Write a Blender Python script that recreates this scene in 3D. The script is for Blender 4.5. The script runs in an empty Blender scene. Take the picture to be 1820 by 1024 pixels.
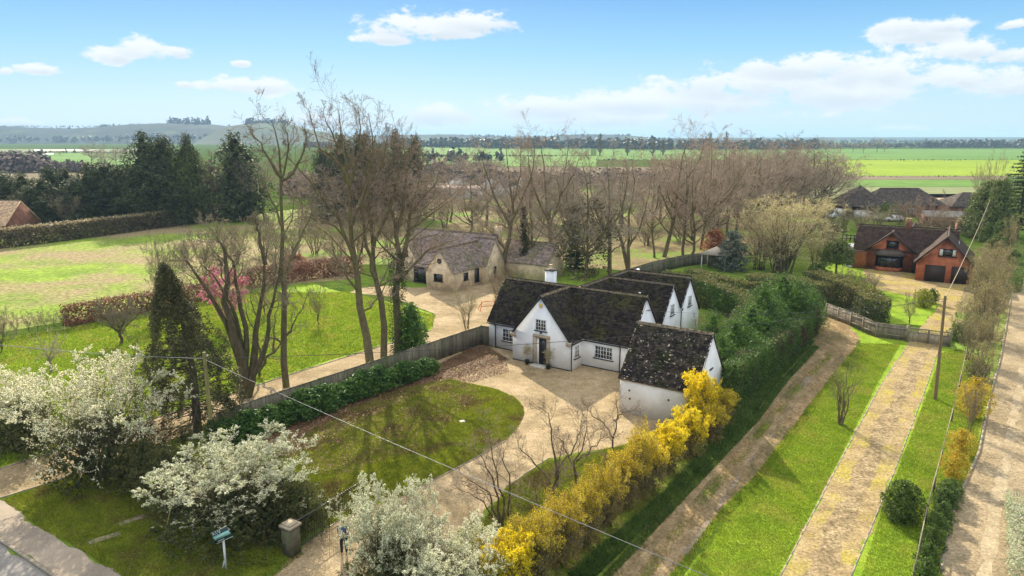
import bpy, math, random
import numpy as np
from mathutils import Vector, Matrix
R=math.radians
sc=bpy.context.scene
col=sc.collection
# ------------------------------------------------------------------ camera
F=1250.0; CH=18.0; PITCH=math.atan((512-244.5)/F)
cd=bpy.data.cameras.new('camera'); cam=bpy.data.objects.new('camera',cd); col.objects.link(cam)
cam.location=(0,0,CH); cam.rotation_euler=(R(90)-PITCH,0,0)
cd.sensor_width=36; cd.lens=36*F/1820; cd.clip_start=.5; cd.clip_end=40000
sc.camera=cam
def G(px,py,z=0.0):            # where the sight line of a photo pixel meets the level z (survey of the plan)
    x=(px-910)/F; y=(py-512)/F; c,n=math.cos(PITCH),math.sin(PITCH)
    d=(x,c-y*n,-n-y*c); k=(z-CH)/d[2]
    return Vector((d[0]*k,d[1]*k,z))
def AT(px,py,Y):               # point of the sight line at ground distance Y
    x=(px-910)/F; y=(py-512)/F; c,n=math.cos(PITCH),math.sin(PITCH)
    d=(x,c-y*n,-n-y*c); k=Y/d[1]
    return Vector((d[0]*k,Y,CH+d[2]*k))
def HT(px,pyb,pyt):            # height of a thing standing at (px,pyb) that reaches pyt
    b=G(px,pyb); return AT(px,pyt,b.y).z
# ------------------------------------------------------------------ sun, exposure
SUN_AZ=104.0; SUN_EL=30.0
sd=Vector((math.cos(R(SUN_AZ))*math.cos(R(SUN_EL)),math.sin(R(SUN_AZ))*math.cos(R(SUN_EL)),math.sin(R(SUN_EL))))
sl=bpy.data.lights.new('sun','SUN'); sl.energy=3.9; sl.angle=R(.6); sl.color=(1,.89,.70)
so=bpy.data.objects.new('sun',sl); col.objects.link(so); so.rotation_euler=sd.to_track_quat('Z','Y').to_euler()
sc.view_settings.view_transform='Standard'; sc.view_settings.look='None'; sc.view_settings.gamma=1
sc.view_settings.exposure=1.15
sc.cycles.max_bounces=6; sc.cycles.diffuse_bounces=3; sc.cycles.transparent_max_bounces=8; sc.cycles.volume_bounces=1
sc.cycles.glossy_bounces=2; sc.cycles.transmission_bounces=3
# ------------------------------------------------------------------ world
w=bpy.data.worlds.new('World'); sc.world=w; w.use_nodes=True
nt=w.node_tree; nt.nodes.clear()
def wn(t,**k):
    n=nt.nodes.new(t)
    for a,b in k.items(): setattr(n,a,b)
    return n
def wm(op,a,b=None,c=None,clamp=False):
    n=wn('ShaderNodeMath',operation=op); n.use_clamp=clamp
    for i,v in enumerate((a,b,c)):
        if v is None: continue
        if isinstance(v,(int,float)): n.inputs[i].default_value=v
        else: nt.links.new(v,n.inputs[i])
    return n.outputs[0]
sky=wn('ShaderNodeTexSky',sky_type='NISHITA',sun_disc=False,sun_elevation=R(SUN_EL),sun_rotation=R(90-SUN_AZ),air_density=1.0,dust_density=0.3,ozone_density=2.5,altitude=100)
tc=wn('ShaderNodeTexCoord'); sep=wn('ShaderNodeSeparateXYZ'); nt.links.new(tc.outputs['Generated'],sep.inputs[0])
X,Y,Z=sep.outputs
azn=wm('ARCTAN2',X,Y); eln=wm('ARCSINE',Z)
def skyang(px,py):
    p=AT(px,py,1000.)-Vector((0,0,CH)); p.normalize(); return math.atan2(p.x,p.y),math.asin(p.z)
# clouds: (px,py,half width px,half height px)
CL=[(215,100,52,17),(262,88,60,26),(310,92,42,14),(72,124,50,10),(10,126,14,8),(440,154,85,17),(325,150,22,9),(428,113,16,8),(770,52,120,28),(860,42,80,22),(690,68,55,14),
    (775,205,75,30),(560,212,70,16),(980,192,125,26),(1120,185,110,24),(1070,212,160,18),(1330,150,160,40),(1290,180,150,34),(1420,120,125,28),(1550,130,120,34),(1500,165,180,36),(1700,140,150,26),(1790,150,110,28),
    (1640,55,95,28),(1600,48,60,22),(1690,45,60,16),(1730,88,75,22),(1800,98,50,16),(1800,45,36,9),(1610,232,80,9),(1500,237,60,6),(1740,240,90,8),(25,220,50,9),(1250,236,150,5)]
n1=wn('ShaderNodeTexNoise'); n1.inputs['Scale'].default_value=5.5; n1.inputs['Detail'].default_value=9; n1.inputs['Roughness'].default_value=.6
mp=wn('ShaderNodeMapping'); mp.inputs['Scale'].default_value=(1,1,2.0); nt.links.new(tc.outputs['Generated'],mp.inputs[0]); nt.links.new(mp.outputs[0],n1.inputs['Vector'])
n2=wn('ShaderNodeTexNoise'); n2.inputs['Scale'].default_value=26; n2.inputs['Detail'].default_value=8; n2.inputs['Roughness'].default_value=.6; nt.links.new(mp.outputs[0],n2.inputs['Vector'])
best=None; shade=None
for px,py,hw,hh in CL:
    a,e=skyang(px,py); a2,_=skyang(px+hw,py); _,e2=skyang(px,py-hh); wa=abs(a2-a); we=abs(e2-e)
    dx=wm('MULTIPLY',wm('SUBTRACT',azn,a),1/wa); dy=wm('MULTIPLY',wm('SUBTRACT',eln,e),1/we)
    dyb=wm('MULTIPLY',wm('MINIMUM',dy,0.0),.5)   # flatter underside
    r2=wm('ADD',wm('MULTIPLY',dx,dx),wm('ADD',wm('MULTIPLY',dy,dy),wm('MULTIPLY',dyb,dyb)))
    f=wm('SUBTRACT',1.0,wm('SQRT',r2))
    best=f if best is None else wm('SMOOTH_MAX',best,f,.25)
    s=wm('MULTIPLY',wm('SUBTRACT',0.35,dy),wm('MULTIPLY_ADD',r2,-.7,1.0,clamp=True),clamp=True)
    shade=s if shade is None else wm('MAXIMUM',shade,s)
n3=wn('ShaderNodeTexNoise'); n3.inputs['Scale'].default_value=70; n3.inputs['Detail'].default_value=6; n3.inputs['Roughness'].default_value=.65; nt.links.new(mp.outputs[0],n3.inputs['Vector'])
nz=wm('ADD',wm('ADD',wm('MULTIPLY',wm('SUBTRACT',n1.outputs[0],.5),1.8),wm('MULTIPLY',wm('SUBTRACT',n2.outputs[0],.5),2.6)),wm('MULTIPLY',wm('SUBTRACT',n3.outputs[0],.5),1.0))
cf=wm('ADD',wm('ADD',best,nz),.10)
mr=wn('ShaderNodeMapRange',interpolation_type='SMOOTHSTEP'); nt.links.new(cf,mr.inputs[0]); mr.inputs[1].default_value=.0; mr.inputs[2].default_value=.55
cmask=wm('MULTIPLY',mr.outputs[0],.93)
skc=wn('ShaderNodeMixRGB',blend_type='MULTIPLY'); skc.inputs[0].default_value=1; skc.inputs[2].default_value=(1.0,1.0,1.0,1)
nt.links.new(sky.outputs[0],skc.inputs[1])
# clear-air colour: paler towards the horizon; unseen overhead stops brightened to fill the shade
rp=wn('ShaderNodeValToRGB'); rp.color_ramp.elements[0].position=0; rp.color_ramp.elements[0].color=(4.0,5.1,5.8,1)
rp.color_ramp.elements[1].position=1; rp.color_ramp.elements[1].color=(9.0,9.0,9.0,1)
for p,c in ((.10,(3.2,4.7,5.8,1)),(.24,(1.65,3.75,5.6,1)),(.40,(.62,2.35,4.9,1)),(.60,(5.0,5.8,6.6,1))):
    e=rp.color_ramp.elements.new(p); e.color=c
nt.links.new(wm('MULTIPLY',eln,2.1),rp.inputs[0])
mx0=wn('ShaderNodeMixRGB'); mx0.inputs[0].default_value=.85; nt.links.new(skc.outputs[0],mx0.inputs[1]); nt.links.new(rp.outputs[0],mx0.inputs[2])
cc=wn('ShaderNodeMixRGB'); cc.inputs[1].default_value=(6.2,6.3,6.4,1); cc.inputs[2].default_value=(4.0,4.5,4.9,1)
nt.links.new(wm('MULTIPLY',shade,wm('MULTIPLY_ADD',n2.outputs[0],3.6,-.9,clamp=True),clamp=True),cc.inputs[0])
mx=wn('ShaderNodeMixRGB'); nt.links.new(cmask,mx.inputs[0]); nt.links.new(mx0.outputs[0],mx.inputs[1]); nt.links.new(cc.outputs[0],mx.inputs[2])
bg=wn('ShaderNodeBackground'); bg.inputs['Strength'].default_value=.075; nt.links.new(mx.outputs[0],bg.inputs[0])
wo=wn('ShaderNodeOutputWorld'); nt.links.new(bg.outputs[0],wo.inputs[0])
# ================================================================== mesh helpers
def nrm(a): return a/np.maximum(np.linalg.norm(a,axis=-1,keepdims=True),1e-9)
class MB:
    def __init__(s): s.V=[];s.Q=[];s.T=[];s.P=[];s.n=0;s.mi={'Q':[],'T':[],'P':[]};s.m=0
    def add(s,V,Q=None,T=None,P=None):
        V=np.asarray(V,float).reshape(-1,3); o=s.n
        s.V.append(V); s.n+=len(V)
        if Q is not None and len(Q): Q=np.asarray(Q)+o; s.Q.append(Q); s.mi['Q'].append(np.full(len(Q),s.m))
        if T is not None and len(T): T=np.asarray(T)+o; s.T.append(T); s.mi['T'].append(np.full(len(T),s.m))
        if P is not None:
            for p in P: s.P.append([i+o for i in p]); s.mi['P'].append([s.m])
        return s
    def obox(s,c,ax,ay,az):   # centre and three half axes
        c,ax,ay,az=(np.array(v,float) for v in (c,ax,ay,az))
        V=[c+i*ax+j*ay+k*az for k in (-1,1) for j in (-1,1) for i in (-1,1)]
        Q=[(0,2,3,1),(4,5,7,6),(0,1,5,4),(2,6,7,3),(0,4,6,2),(1,3,7,5)]
        if np.dot(np.cross(ax,ay),az)<0: Q=[q[::-1] for q in Q]
        return s.add(V,Q)
    def box(s,x0,x1,y0,y1,z0,z1):
        return s.obox(((x0+x1)/2,(y0+y1)/2,(z0+z1)/2),((x1-x0)/2,0,0),(0,(y1-y0)/2,0),(0,0,(z1-z0)/2))
    def prism(s,pts,d):       # polygon pts extruded by vector d
        n=len(pts); pts=[np.array(p,float) for p in pts]; d=np.array(d,float)
        P=[list(range(n)),list(range(2*n-1,n-1,-1))]+[[i,(i+1)%n+0,(i+1)%n+n,i+n][::-1] for i in range(n)]
        nn=np.zeros(3)
        for i in range(n): nn+=np.cross(pts[i],pts[(i+1)%n])
        if np.dot(nn,d)>0: P=[p[::-1] for p in P]
        return s.add(pts+[p+d for p in pts],P=P)
    def beam(s,a,b,wd,ht,up=(0,0,1)):
        a,b=np.array(a,float),np.array(b,float); t=(b-a)/2; sd_=np.cross(t,up)
        if np.linalg.norm(sd_)<1e-6: sd_=np.cross(t,(1,0,0))
        sd_=nrm(sd_); u=nrm(np.cross(sd_,t)); return s.obox((a+b)/2,t,sd_*wd/2,u*ht/2)
    def tubes(s,P,Rr,S=3,cap=False):
        P=np.asarray(P,float);Rr=np.asarray(Rr,float)
        if P.ndim==2: P=P[None];Rr=Rr[None]
        N,K,_=P.shape
        T=np.empty_like(P);T[:,1:-1]=P[:,2:]-P[:,:-2];T[:,0]=P[:,1]-P[:,0];T[:,-1]=P[:,-1]-P[:,-2];T=nrm(T)
        ref=np.where(np.abs(T[...,2:3])>.8,np.array([1.,0,0]),np.array([0,0,1.])); 
        ref=np.repeat(ref[:,K//2:K//2+1],K,1)
        a=nrm(np.cross(T,ref));b=np.cross(T,a)
        th=np.arange(S)*2*math.pi/S
        V=P[:,:,None]+Rr[:,:,None,None]*(a[:,:,None]*np.cos(th)[None,None,:,None]+b[:,:,None]*np.sin(th)[None,None,:,None])
        idx=np.arange(N*K*S).reshape(N,K,S)
        q=np.stack([idx[:,:-1],np.roll(idx,-1,2)[:,:-1],np.roll(idx,-1,2)[:,1:],idx[:,1:]],-1).reshape(-1,4)[:,::-1]
        s.add(V.reshape(-1,3),q)
        if cap: s.add(V[:,-1].reshape(-1,3),P=[list(range(i*S,i*S+S)) for i in range(N)]); s.add(V[:,0].reshape(-1,3),P=[list(range(i*S,i*S+S))[::-1] for i in range(N)])
        return s
    def lathe(s,prof,c=(0,0,0),S=12):
        V=[];n=len(prof)
        for r,z in prof:
            for i in range(S): V.append((c[0]+r*math.cos(i*2*math.pi/S),c[1]+r*math.sin(i*2*math.pi/S),c[2]+z))
        Q=[(k*S+i,k*S+(i+1)%S,(k+1)*S+(i+1)%S,(k+1)*S+i) for k in range(n-1) for i in range(S)]
        return s.add(V,Q,P=[list(range((n-1)*S,n*S)),list(range(S))[::-1]])
    def mesh(s,name,mats,smooth=False):
        me=bpy.data.meshes.new(name)
        V=np.concatenate(s.V) if s.V else np.zeros((0,3))
        fl=[];tot=[];mi=[]
        for k,lst,n in (('Q',s.Q,4),('T',s.T,3)):
            if lst: A=np.concatenate(lst); fl.append(A.ravel()); tot.append(np.full(len(A),n)); mi.append(np.concatenate(s.mi[k]))
        for p,m in zip(s.P,s.mi['P']): fl.append(np.array(p)); tot.append(np.array([len(p)])); mi.append(np.array(m))
        fl=np.concatenate(fl);tot=np.concatenate(tot);mi=np.concatenate(mi)
        me.vertices.add(len(V)); me.vertices.foreach_set('co',V.ravel().astype(np.float32))
        me.loops.add(len(fl)); me.loops.foreach_set('vertex_index',fl.astype(np.int32))
        me.polygons.add(len(tot)); st=np.concatenate([[0],np.cumsum(tot)[:-1]])
        me.polygons.foreach_set('loop_start',st.astype(np.int32))
        try: me.polygons.foreach_set('loop_total',tot.astype(np.int32))
        except Exception: pass
        for m in (mats if isinstance(mats,(list,tuple)) else [mats]): me.materials.append(m)
        me.polygons.foreach_set('material_index',mi.astype(np.int32))
        if smooth: me.polygons.foreach_set('use_smooth',np.ones(len(tot),bool))
        me.update(calc_edges=True)
        return me
    def build(s,name,mats,parent=None,smooth=False):
        return put(name,s.mesh(name,mats,smooth),parent)
def put(name,me,parent=None,loc=None,rz=None,sc_=None):
    o=bpy.data.objects.new(name,me); col.objects.link(o)
    if parent: o.parent=parent
    if loc is not None: o.location=loc
    if rz is not None: o.rotation_euler.z=rz
    if sc_ is not None: o.scale=sc_
    return o
def tag(o,label=None,cat=None,group=None,kind=None):
    if label: o['label']=label
    if cat: o['category']=cat
    if group: o['group']=group
    if kind: o['kind']=kind
    return o
def empty(name,loc=(0,0,0),rz=0,label=None,cat=None,group=None):
    o=bpy.data.objects.new(name,None); col.objects.link(o); o.location=loc; o.rotation_euler.z=rz; o.empty_display_size=.3
    return tag(o,label,cat,group)
# ================================================================== materials
MATS={}
def pm(name,c1,c2,scale=1.,c3=None,s3=.1,lo3=.5,hi3=.62,detail=6,rough=.9,bump=0,bs=None,trans=0,isl=0,obj=0,world=False,spec=.25,lo=.35,hi=.65,fine=None,fine2=None,stretch=None,metal=0,spots=None):
    m=bpy.data.materials.new(name); m.use_nodes=True; t=m.node_tree; N=t.nodes; Lk=t.links.new; N.clear()
    out=N.new('ShaderNodeOutputMaterial'); bs_=N.new('ShaderNodeBsdfPrincipled')
    if world: co=N.new('ShaderNodeNewGeometry').outputs['Position']
    else: co=N.new('ShaderNodeTexCoord').outputs['Object']
    if stretch:
        mp=N.new('ShaderNodeMapping'); mp.inputs['Scale'].default_value=stretch[:3]
        if len(stretch)>3: mp.inputs['Rotation'].default_value=(0,0,stretch[3])
        Lk(co,mp.inputs[0]); co=mp.outputs[0]
    def noise(s,d=detail,r=.6):
        n=N.new('ShaderNodeTexNoise'); n.inputs['Scale'].default_value=s; n.inputs['Detail'].default_value=d; n.inputs['Roughness'].default_value=r; Lk(co,n.inputs['Vector']); return n.outputs[0]
    def ramp(f,a,b,ca,cb):
        r=N.new('ShaderNodeValToRGB'); r.color_ramp.elements[0].position=a; r.color_ramp.elements[1].position=b
        r.color_ramp.elements[0].color=(*ca,1); r.color_ramp.elements[1].color=(*cb,1); Lk(f,r.inputs[0]); return r.outputs[0]
    def mix(f,a,b,bt='MIX'):
        x=N.new('ShaderNodeMixRGB'); x.blend_type=bt
        for i,v in ((0,f),(1,a),(2,b)):
            if isinstance(v,(int,float)): x.inputs[i].default_value=v
            elif isinstance(v,tuple): x.inputs[i].default_value=(*v,1)
            else: Lk(v,x.inputs[i])
        return x.outputs[0]
    c=ramp(noise(scale),lo,hi,c1,c2)
    if c3: c=mix(ramp(noise(s3,4),lo3,hi3,(0,0,0),(1,1,1)),c,c3)
    if fine: c=mix(1.0,c,ramp(noise(fine[0],3,.7),.3,.7,(1-fine[1],)*3,(1+fine[1],)*3),'MULTIPLY')
    if fine2: c=mix(1.0,c,ramp(noise(fine2[0],4,.75),.32,.68,(1-fine2[1],)*3,(1+fine2[1],)*3),'MULTIPLY')
    if spots:   # (scale,threshold,colour)
        v=N.new('ShaderNodeTexVoronoi'); v.inputs['Scale'].default_value=spots[0]; Lk(co,v.inputs['Vector'])
        f=ramp(v.outputs['Distance'],spots[1],spots[1]+.06,(1,1,1),(0,0,0)); g=ramp(noise(spots[0]*.3,3),.45,.6,(0,0,0),(1,1,1))
        c=mix(mix(1.0,f,g,'MULTIPLY'),c,spots[2])
    if isl:
        g=N.new('ShaderNodeNewGeometry'); c=mix(1.0,c,ramp(g.outputs['Random Per Island'],0,1,(1-isl,1-isl,1-isl*.8),(1+isl,1+isl,1+isl*.6)),'MULTIPLY')
    if obj:
        g=N.new('ShaderNodeObjectInfo'); c=mix(1.0,c,ramp(g.outputs['Random'],0,1,(1-obj,1-obj*.7,1-obj*.8),(1+obj,1+obj*.8,1+obj*.5)),'MULTIPLY')
    Lk(c,bs_.inputs['Base Color']); bs_.inputs['Roughness'].default_value=rough; bs_.inputs['Specular IOR Level'].default_value=spec*(.15 if world and rough>.85 else 1); bs_.inputs['Metallic'].default_value=metal
    if bump:
        b=N.new('ShaderNodeBump'); b.inputs['Strength'].default_value=min(bump,1); b.inputs['Distance'].default_value=bump*.1; Lk(noise(bs or scale*4,5,.7),b.inputs['Height']); Lk(b.outputs[0],bs_.inputs['Normal'])
    sh=bs_.outputs[0]
    if trans:
        tr=N.new('ShaderNodeBsdfTranslucent'); Lk(c,tr.inputs[0]); ms=N.new('ShaderNodeMixShader'); ms.inputs[0].default_value=trans; Lk(sh,ms.inputs[1]); Lk(tr.outputs[0],ms.inputs[2]); sh=ms.outputs[0]
    Lk(sh,out.inputs[0]); MATS[name]=m; return m
def plain(name,c,rough=.6,metal=0,spec=.4,**k): return pm(name,tuple(x*.92 for x in c),tuple(min(1,x*1.06) for x in c),scale=6,rough=rough,metal=metal,spec=spec,**k)
def brickmat(name,c1,c2,mortar,scale=4.5,bw=.5,rh=.25,bump=.3,blotch=None):
    m=bpy.data.materials.new(name); m.use_nodes=True; t=m.node_tree;N=t.nodes;Lk=t.links.new; b=N['Principled BSDF']
    tc=N.new('ShaderNodeTexCoord'); sp=N.new('ShaderNodeSeparateXYZ'); Lk(tc.outputs['Object'],sp.inputs[0]); ad=N.new('ShaderNodeMath'); Lk(sp.outputs[0],ad.inputs[0]);Lk(sp.outputs[1],ad.inputs[1])
    cb=N.new('ShaderNodeCombineXYZ'); Lk(ad.outputs[0],cb.inputs[0]);Lk(sp.outputs[2],cb.inputs[1])
    br=N.new('ShaderNodeTexBrick'); br.inputs['Scale'].default_value=scale; br.inputs['Color1'].default_value=(*c1,1);br.inputs['Color2'].default_value=(*c2,1);br.inputs['Mortar'].default_value=(*mortar,1)
    br.inputs['Brick Width'].default_value=bw;br.inputs['Row Height'].default_value=rh;br.inputs['Mortar Size'].default_value=.012; Lk(cb.outputs[0],br.inputs['Vector'])
    no=N.new('ShaderNodeTexNoise'); no.inputs['Scale'].default_value=1.3;no.inputs['Detail'].default_value=7; Lk(tc.outputs['Object'],no.inputs[0])
    r=N.new('ShaderNodeValToRGB'); r.color_ramp.elements[0].color=(.68,.68,.7,1);r.color_ramp.elements[1].color=(1.25,1.2,1.15,1); r.color_ramp.elements[0].position=.3;r.color_ramp.elements[1].position=.7;Lk(no.outputs[0],r.inputs[0])
    mx=N.new('ShaderNodeMixRGB');mx.blend_type='MULTIPLY';mx.inputs[0].default_value=1;Lk(br.outputs[0],mx.inputs[1]);Lk(r.outputs[0],mx.inputs[2]); Lk(mx.outputs[0],b.inputs['Base Color'])
    b.inputs['Roughness'].default_value=.9; b.inputs['Specular IOR Level'].default_value=.2
    bp=N.new('ShaderNodeBump');bp.inputs['Strength'].default_value=bump;bp.inputs['Distance'].default_value=.02;Lk(br.outputs[1],bp.inputs['Height']);bp.invert=True;Lk(bp.outputs[0],b.inputs['Normal'])
    MATS[name]=m;return m
grassG=pm('pasture',(.13,.21,.03),(.22,.31,.045),scale=.35,c3=(.20,.20,.06),s3=.05,lo3=.52,hi3=.66,fine2=(1.1,0.3),world=True,fine=(3.5,.35),bump=.6,bs=5)
meadowM=pm('meadow',(.14,.22,.03),(.24,.33,.045),scale=.16,c3=(.28,.225,.12),s3=.06,lo3=.42,hi3=.58,fine2=(1.1,0.25),world=True,fine=(2.2,.4),bump=.9,bs=3)
lawnM=pm('lawn_turf',(.13,.165,.014),(.26,.30,.025),scale=.9,c3=(.16,.125,.045),s3=.5,lo3=.55,hi3=.72,fine2=(1.1,0.3),world=True,fine=(9,.45),bump=.8,bs=9)
brightM=pm('bright_turf',(.15,.25,.02),(.25,.36,.03),scale=.5,c3=(.23,.27,.04),s3=.22,lo3=.5,hi3=.7,fine2=(1.1,0.25),world=True,fine=(8,.35),bump=.6,bs=9)
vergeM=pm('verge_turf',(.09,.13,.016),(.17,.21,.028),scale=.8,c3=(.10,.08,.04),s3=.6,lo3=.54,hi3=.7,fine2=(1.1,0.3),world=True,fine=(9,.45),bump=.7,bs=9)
gravelM=pm('gravel',(.31,.235,.135),(.41,.32,.195),scale=.5,c3=(.25,.19,.105),s3=.3,lo3=.46,hi3=.66,world=True,fine=(9,.42),fine2=(1.7,.22),bump=.5,bs=18)
drive2M=pm('pea_gravel',(.27,.20,.10),(.375,.29,.155),scale=.6,c3=(.35,.285,.075),s3=.35,lo3=.48,hi3=.64,world=True,fine=(7,.45),fine2=(1.5,.22),bump=.5,bs=16)
trackM=pm('dirt_track',(.20,.14,.07),(.32,.23,.125),scale=.45,c3=(.15,.125,.06),s3=.25,lo3=.46,hi3=.62,world=True,fine=(5,.45),fine2=(1.2,.28),stretch=(1.2,.55,1,R(-28)),bump=.6,bs=9)
laneM=pm('lane_gravel',(.28,.22,.135),(.38,.30,.19),scale=.5,c3=(.26,.205,.125),s3=.22,lo3=.46,hi3=.62,world=True,fine=(7,.42),fine2=(1.3,.22),bump=.5,bs=14)
rutM=pm('damp_rut',(.15,.12,.09),(.26,.20,.13),scale=3,world=True,fine=(6,.4),rough=.7)
paveM=pm('pavement_asphalt',(.30,.25,.19),(.38,.32,.25),scale=.8,c3=(.25,.21,.17),s3=.35,world=True,fine=(20,.22),bump=.2,bs=25)
roadM=pm('road_asphalt',(.20,.19,.18),(.27,.25,.23),scale=.6,world=True,fine=(22,.25),bump=.25,bs=30)
kerbM=pm('kerb_stone',(.26,.22,.17),(.36,.31,.24),scale=3,world=True,fine=(20,.2))
litterM=pm('leaf_litter_soil',(.10,.065,.035),(.20,.135,.08),scale=1.2,c3=(.09,.10,.02),s3=.5,world=True,fine=(13,.5),bump=.8,bs=14)
soilM=pm('soil',(.07,.06,.03),(.12,.10,.05),scale=1,world=True,fine=(9,.4),bump=.6)
whiteM=pm('white_painted_brick',(.78,.79,.81),(.86,.87,.89),scale=1.5,c3=(.74,.74,.73),s3=.5,bump=.25,bs=7,rough=.8,lo3=.56,hi3=.75)
wallgM=pm('weathered_white_render',(.72,.71,.69),(.82,.81,.80),scale=1.2,c3=(.62,.60,.55),s3=.9,bump=.25,bs=8,rough=.85,lo3=.54,hi3=.7)
tileM=pm('mossy_stone_tile',(.018,.014,.012),(.048,.038,.031),scale=2.4,c3=(.045,.042,.014),s3=.55,isl=.7,rough=.8,bump=.4,bs=20,spots=(6.5,.09,(.22,.19,.15)))
tile2M=pm('lichened_stone_tile',(.022,.017,.015),(.075,.058,.05),scale=3,c3=(.03,.032,.012),s3=.8,isl=.75,rough=.8,bump=.4,bs=20,spots=(5.0,.24,(.55,.48,.42)))
ridgeM=pm('ridge_tile_clay',(.13,.10,.065),(.24,.19,.13),scale=3,fine=(9,.3))
slateBM=pm('brown_clay_tile',(.05,.032,.026),(.095,.062,.048),scale=2,isl=.3,fine=(8,.3))
slateDM=pm('dark_concrete_tile',(.08,.066,.058),(.135,.11,.095),scale=2,isl=.3,fine=(5,.3))
orangeM=pm('orange_clay_tile',(.58,.38,.24),(.74,.52,.35),scale=2,isl=.3,fine=(5,.25))
purpM=pm('stone_slate',(.24,.185,.17),(.38,.30,.275),scale=2,isl=.35,c3=(.22,.20,.12),s3=.7,fine=(6,.25))
stoneM=brickmat('cotswold_stone',(.80,.66,.46),(.68,.54,.37),(.36,.28,.18),scale=3.2)
brickM=brickmat('red_brick',(.46,.15,.07),(.35,.105,.052),(.30,.19,.13),scale=4.4)
brick2M=brickmat('old_brick',(.24,.10,.06),(.18,.075,.05),(.25,.2,.15),scale=4)
blackM=plain('black_paint',(.012,.013,.016),rough=.4)
darkglM=plain('window_glass',(.02,.025,.03),rough=.08,spec=.8)
wframeM=plain('white_window_paint',(.78,.78,.77),rough=.5)
bframeM=plain('dark_brown_joinery',(.035,.02,.014),rough=.5)
surrM=pm('limestone',(.36,.29,.20),(.46,.38,.28),scale=5,fine=(20,.15))
woodM=pm('weathered_fence_wood',(.125,.115,.08),(.20,.18,.13),scale=1.2,c3=(.10,.115,.055),s3=.35,stretch=(1,1,.25),fine=(8,.3),isl=.22)
wood2M=pm('grey_fence_wood',(.20,.17,.13),(.30,.26,.20),scale=1.5,stretch=(1,1,.25),fine=(9,.3),isl=.22)
poleM=pm('pole_timber',(.16,.115,.06),(.25,.18,.10),scale=3,stretch=(4,4,.4),fine=(12,.2))
poleGM=pm('mossy_pole_timber',(.18,.16,.06),(.28,.24,.10),scale=3,stretch=(4,4,.4),fine=(12,.2))
barkM=pm('bark',(.10,.08,.045),(.20,.155,.09),scale=3,c3=(.15,.15,.05),s3=1.2,stretch=(2,2,.6),bump=.6,bs=14,obj=.15)
barkDM=pm('dark_bark',(.085,.066,.038),(.16,.125,.075),scale=3,c3=(.08,.085,.03),s3=1.2,stretch=(2,2,.6),bump=.6,bs=14)
twigM=pm('twig',(.20,.16,.11),(.31,.25,.17),scale=.6,obj=.22)
twigPM=pm('budding_twig',(.24,.175,.13),(.36,.265,.20),scale=.4,obj=.18)
twigVM=pm('mauve_haze_twig',(.33,.25,.195),(.47,.365,.285),scale=.4,obj=.16)
twigYM=pm('pale_budding_twig',(.36,.30,.17),(.52,.44,.28),scale=.4,obj=.12)
twigDM=pm('shrub_twig',(.19,.155,.09),(.30,.245,.15),scale=.6,obj=.2)
birchM=pm('pale_bark',(.26,.22,.15),(.38,.33,.24),scale=3)
def leafm(n,a,b,tr=.35,isl=.35,rough=.6,sc=.8,obj=.12,c3=None): return pm(n,a,b,scale=sc,trans=tr,isl=isl,rough=rough,obj=obj,spec=.3,c3=c3,s3=.4)
conM=leafm('conifer_needle',(.055,.07,.032),(.10,.12,.05),tr=.15)
conLM=leafm('light_conifer_needle',(.10,.13,.04),(.17,.21,.06),tr=.2)
leyM=leafm('leyland_spray',(.04,.095,.016),(.115,.215,.035),tr=.35,isl=.5,c3=(.06,.09,.02))
leyDM=leafm('clipped_leyland',(.055,.11,.018),(.10,.18,.03),tr=.25,c3=(.085,.07,.03))
yewM=leafm('yew_needle',(.06,.063,.024),(.12,.11,.045),tr=.15)
laurM=leafm('laurel_leaf',(.05,.12,.02),(.12,.22,.045),tr=.3,rough=.5)
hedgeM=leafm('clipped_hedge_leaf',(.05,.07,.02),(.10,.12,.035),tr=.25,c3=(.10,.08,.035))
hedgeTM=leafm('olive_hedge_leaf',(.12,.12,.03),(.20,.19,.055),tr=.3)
beechM=leafm('beech_hedge_leaf',(.15,.065,.045),(.26,.125,.08),tr=.3)
brownHM=leafm('winter_hedge_twiggage',(.10,.085,.045),(.18,.145,.08),tr=.2)
ivyM=leafm('ivy_leaf',(.025,.045,.014),(.055,.09,.025),tr=.2,rough=.7)
forsM=leafm('forsythia_bloom',(.80,.62,.01),(.95,.80,.03),tr=.45,isl=.15)
forsDM=leafm('forsythia_fading_bloom',(.44,.31,.035),(.68,.50,.055),tr=.35,isl=.35)
blosM=leafm('white_blossom',(.80,.77,.58),(.93,.90,.74),tr=.4,isl=.12)
bleafM=leafm('young_leaf',(.20,.26,.06),(.34,.38,.11),tr=.4)
pinkM=leafm('pink_blossom',(.66,.22,.33),(.85,.38,.48),tr=.35,isl=.15)
boxM=leafm('topiary_leaf',(.075,.12,.02),(.14,.19,.035),tr=.25)
cedM=leafm('cedar_needle',(.045,.075,.025),(.085,.125,.04),tr=.2)
ylwM=leafm('golden_shrub_leaf',(.30,.32,.04),(.42,.42,.06),tr=.35)
budM=leafm('olive_bud',(.26,.23,.09),(.38,.33,.14),tr=.35)
budYM=leafm('cream_bud',(.44,.38,.18),(.60,.52,.28),tr=.35)
ivyBM=leafm('ivy_and_twig',(.05,.055,.02),(.12,.10,.05),tr=.2,rough=.8)
glaM=leafm('grey_green_leaf',(.12,.14,.11),(.19,.21,.16),tr=.25)
litlM=leafm('fallen_leaf',(.17,.085,.045),(.36,.22,.13),tr=.2,isl=.4)
grassBM=leafm('grass_blade',(.20,.29,.02),(.30,.38,.03),tr=.45,isl=.3,obj=0,c3=(.32,.34,.05))
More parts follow.
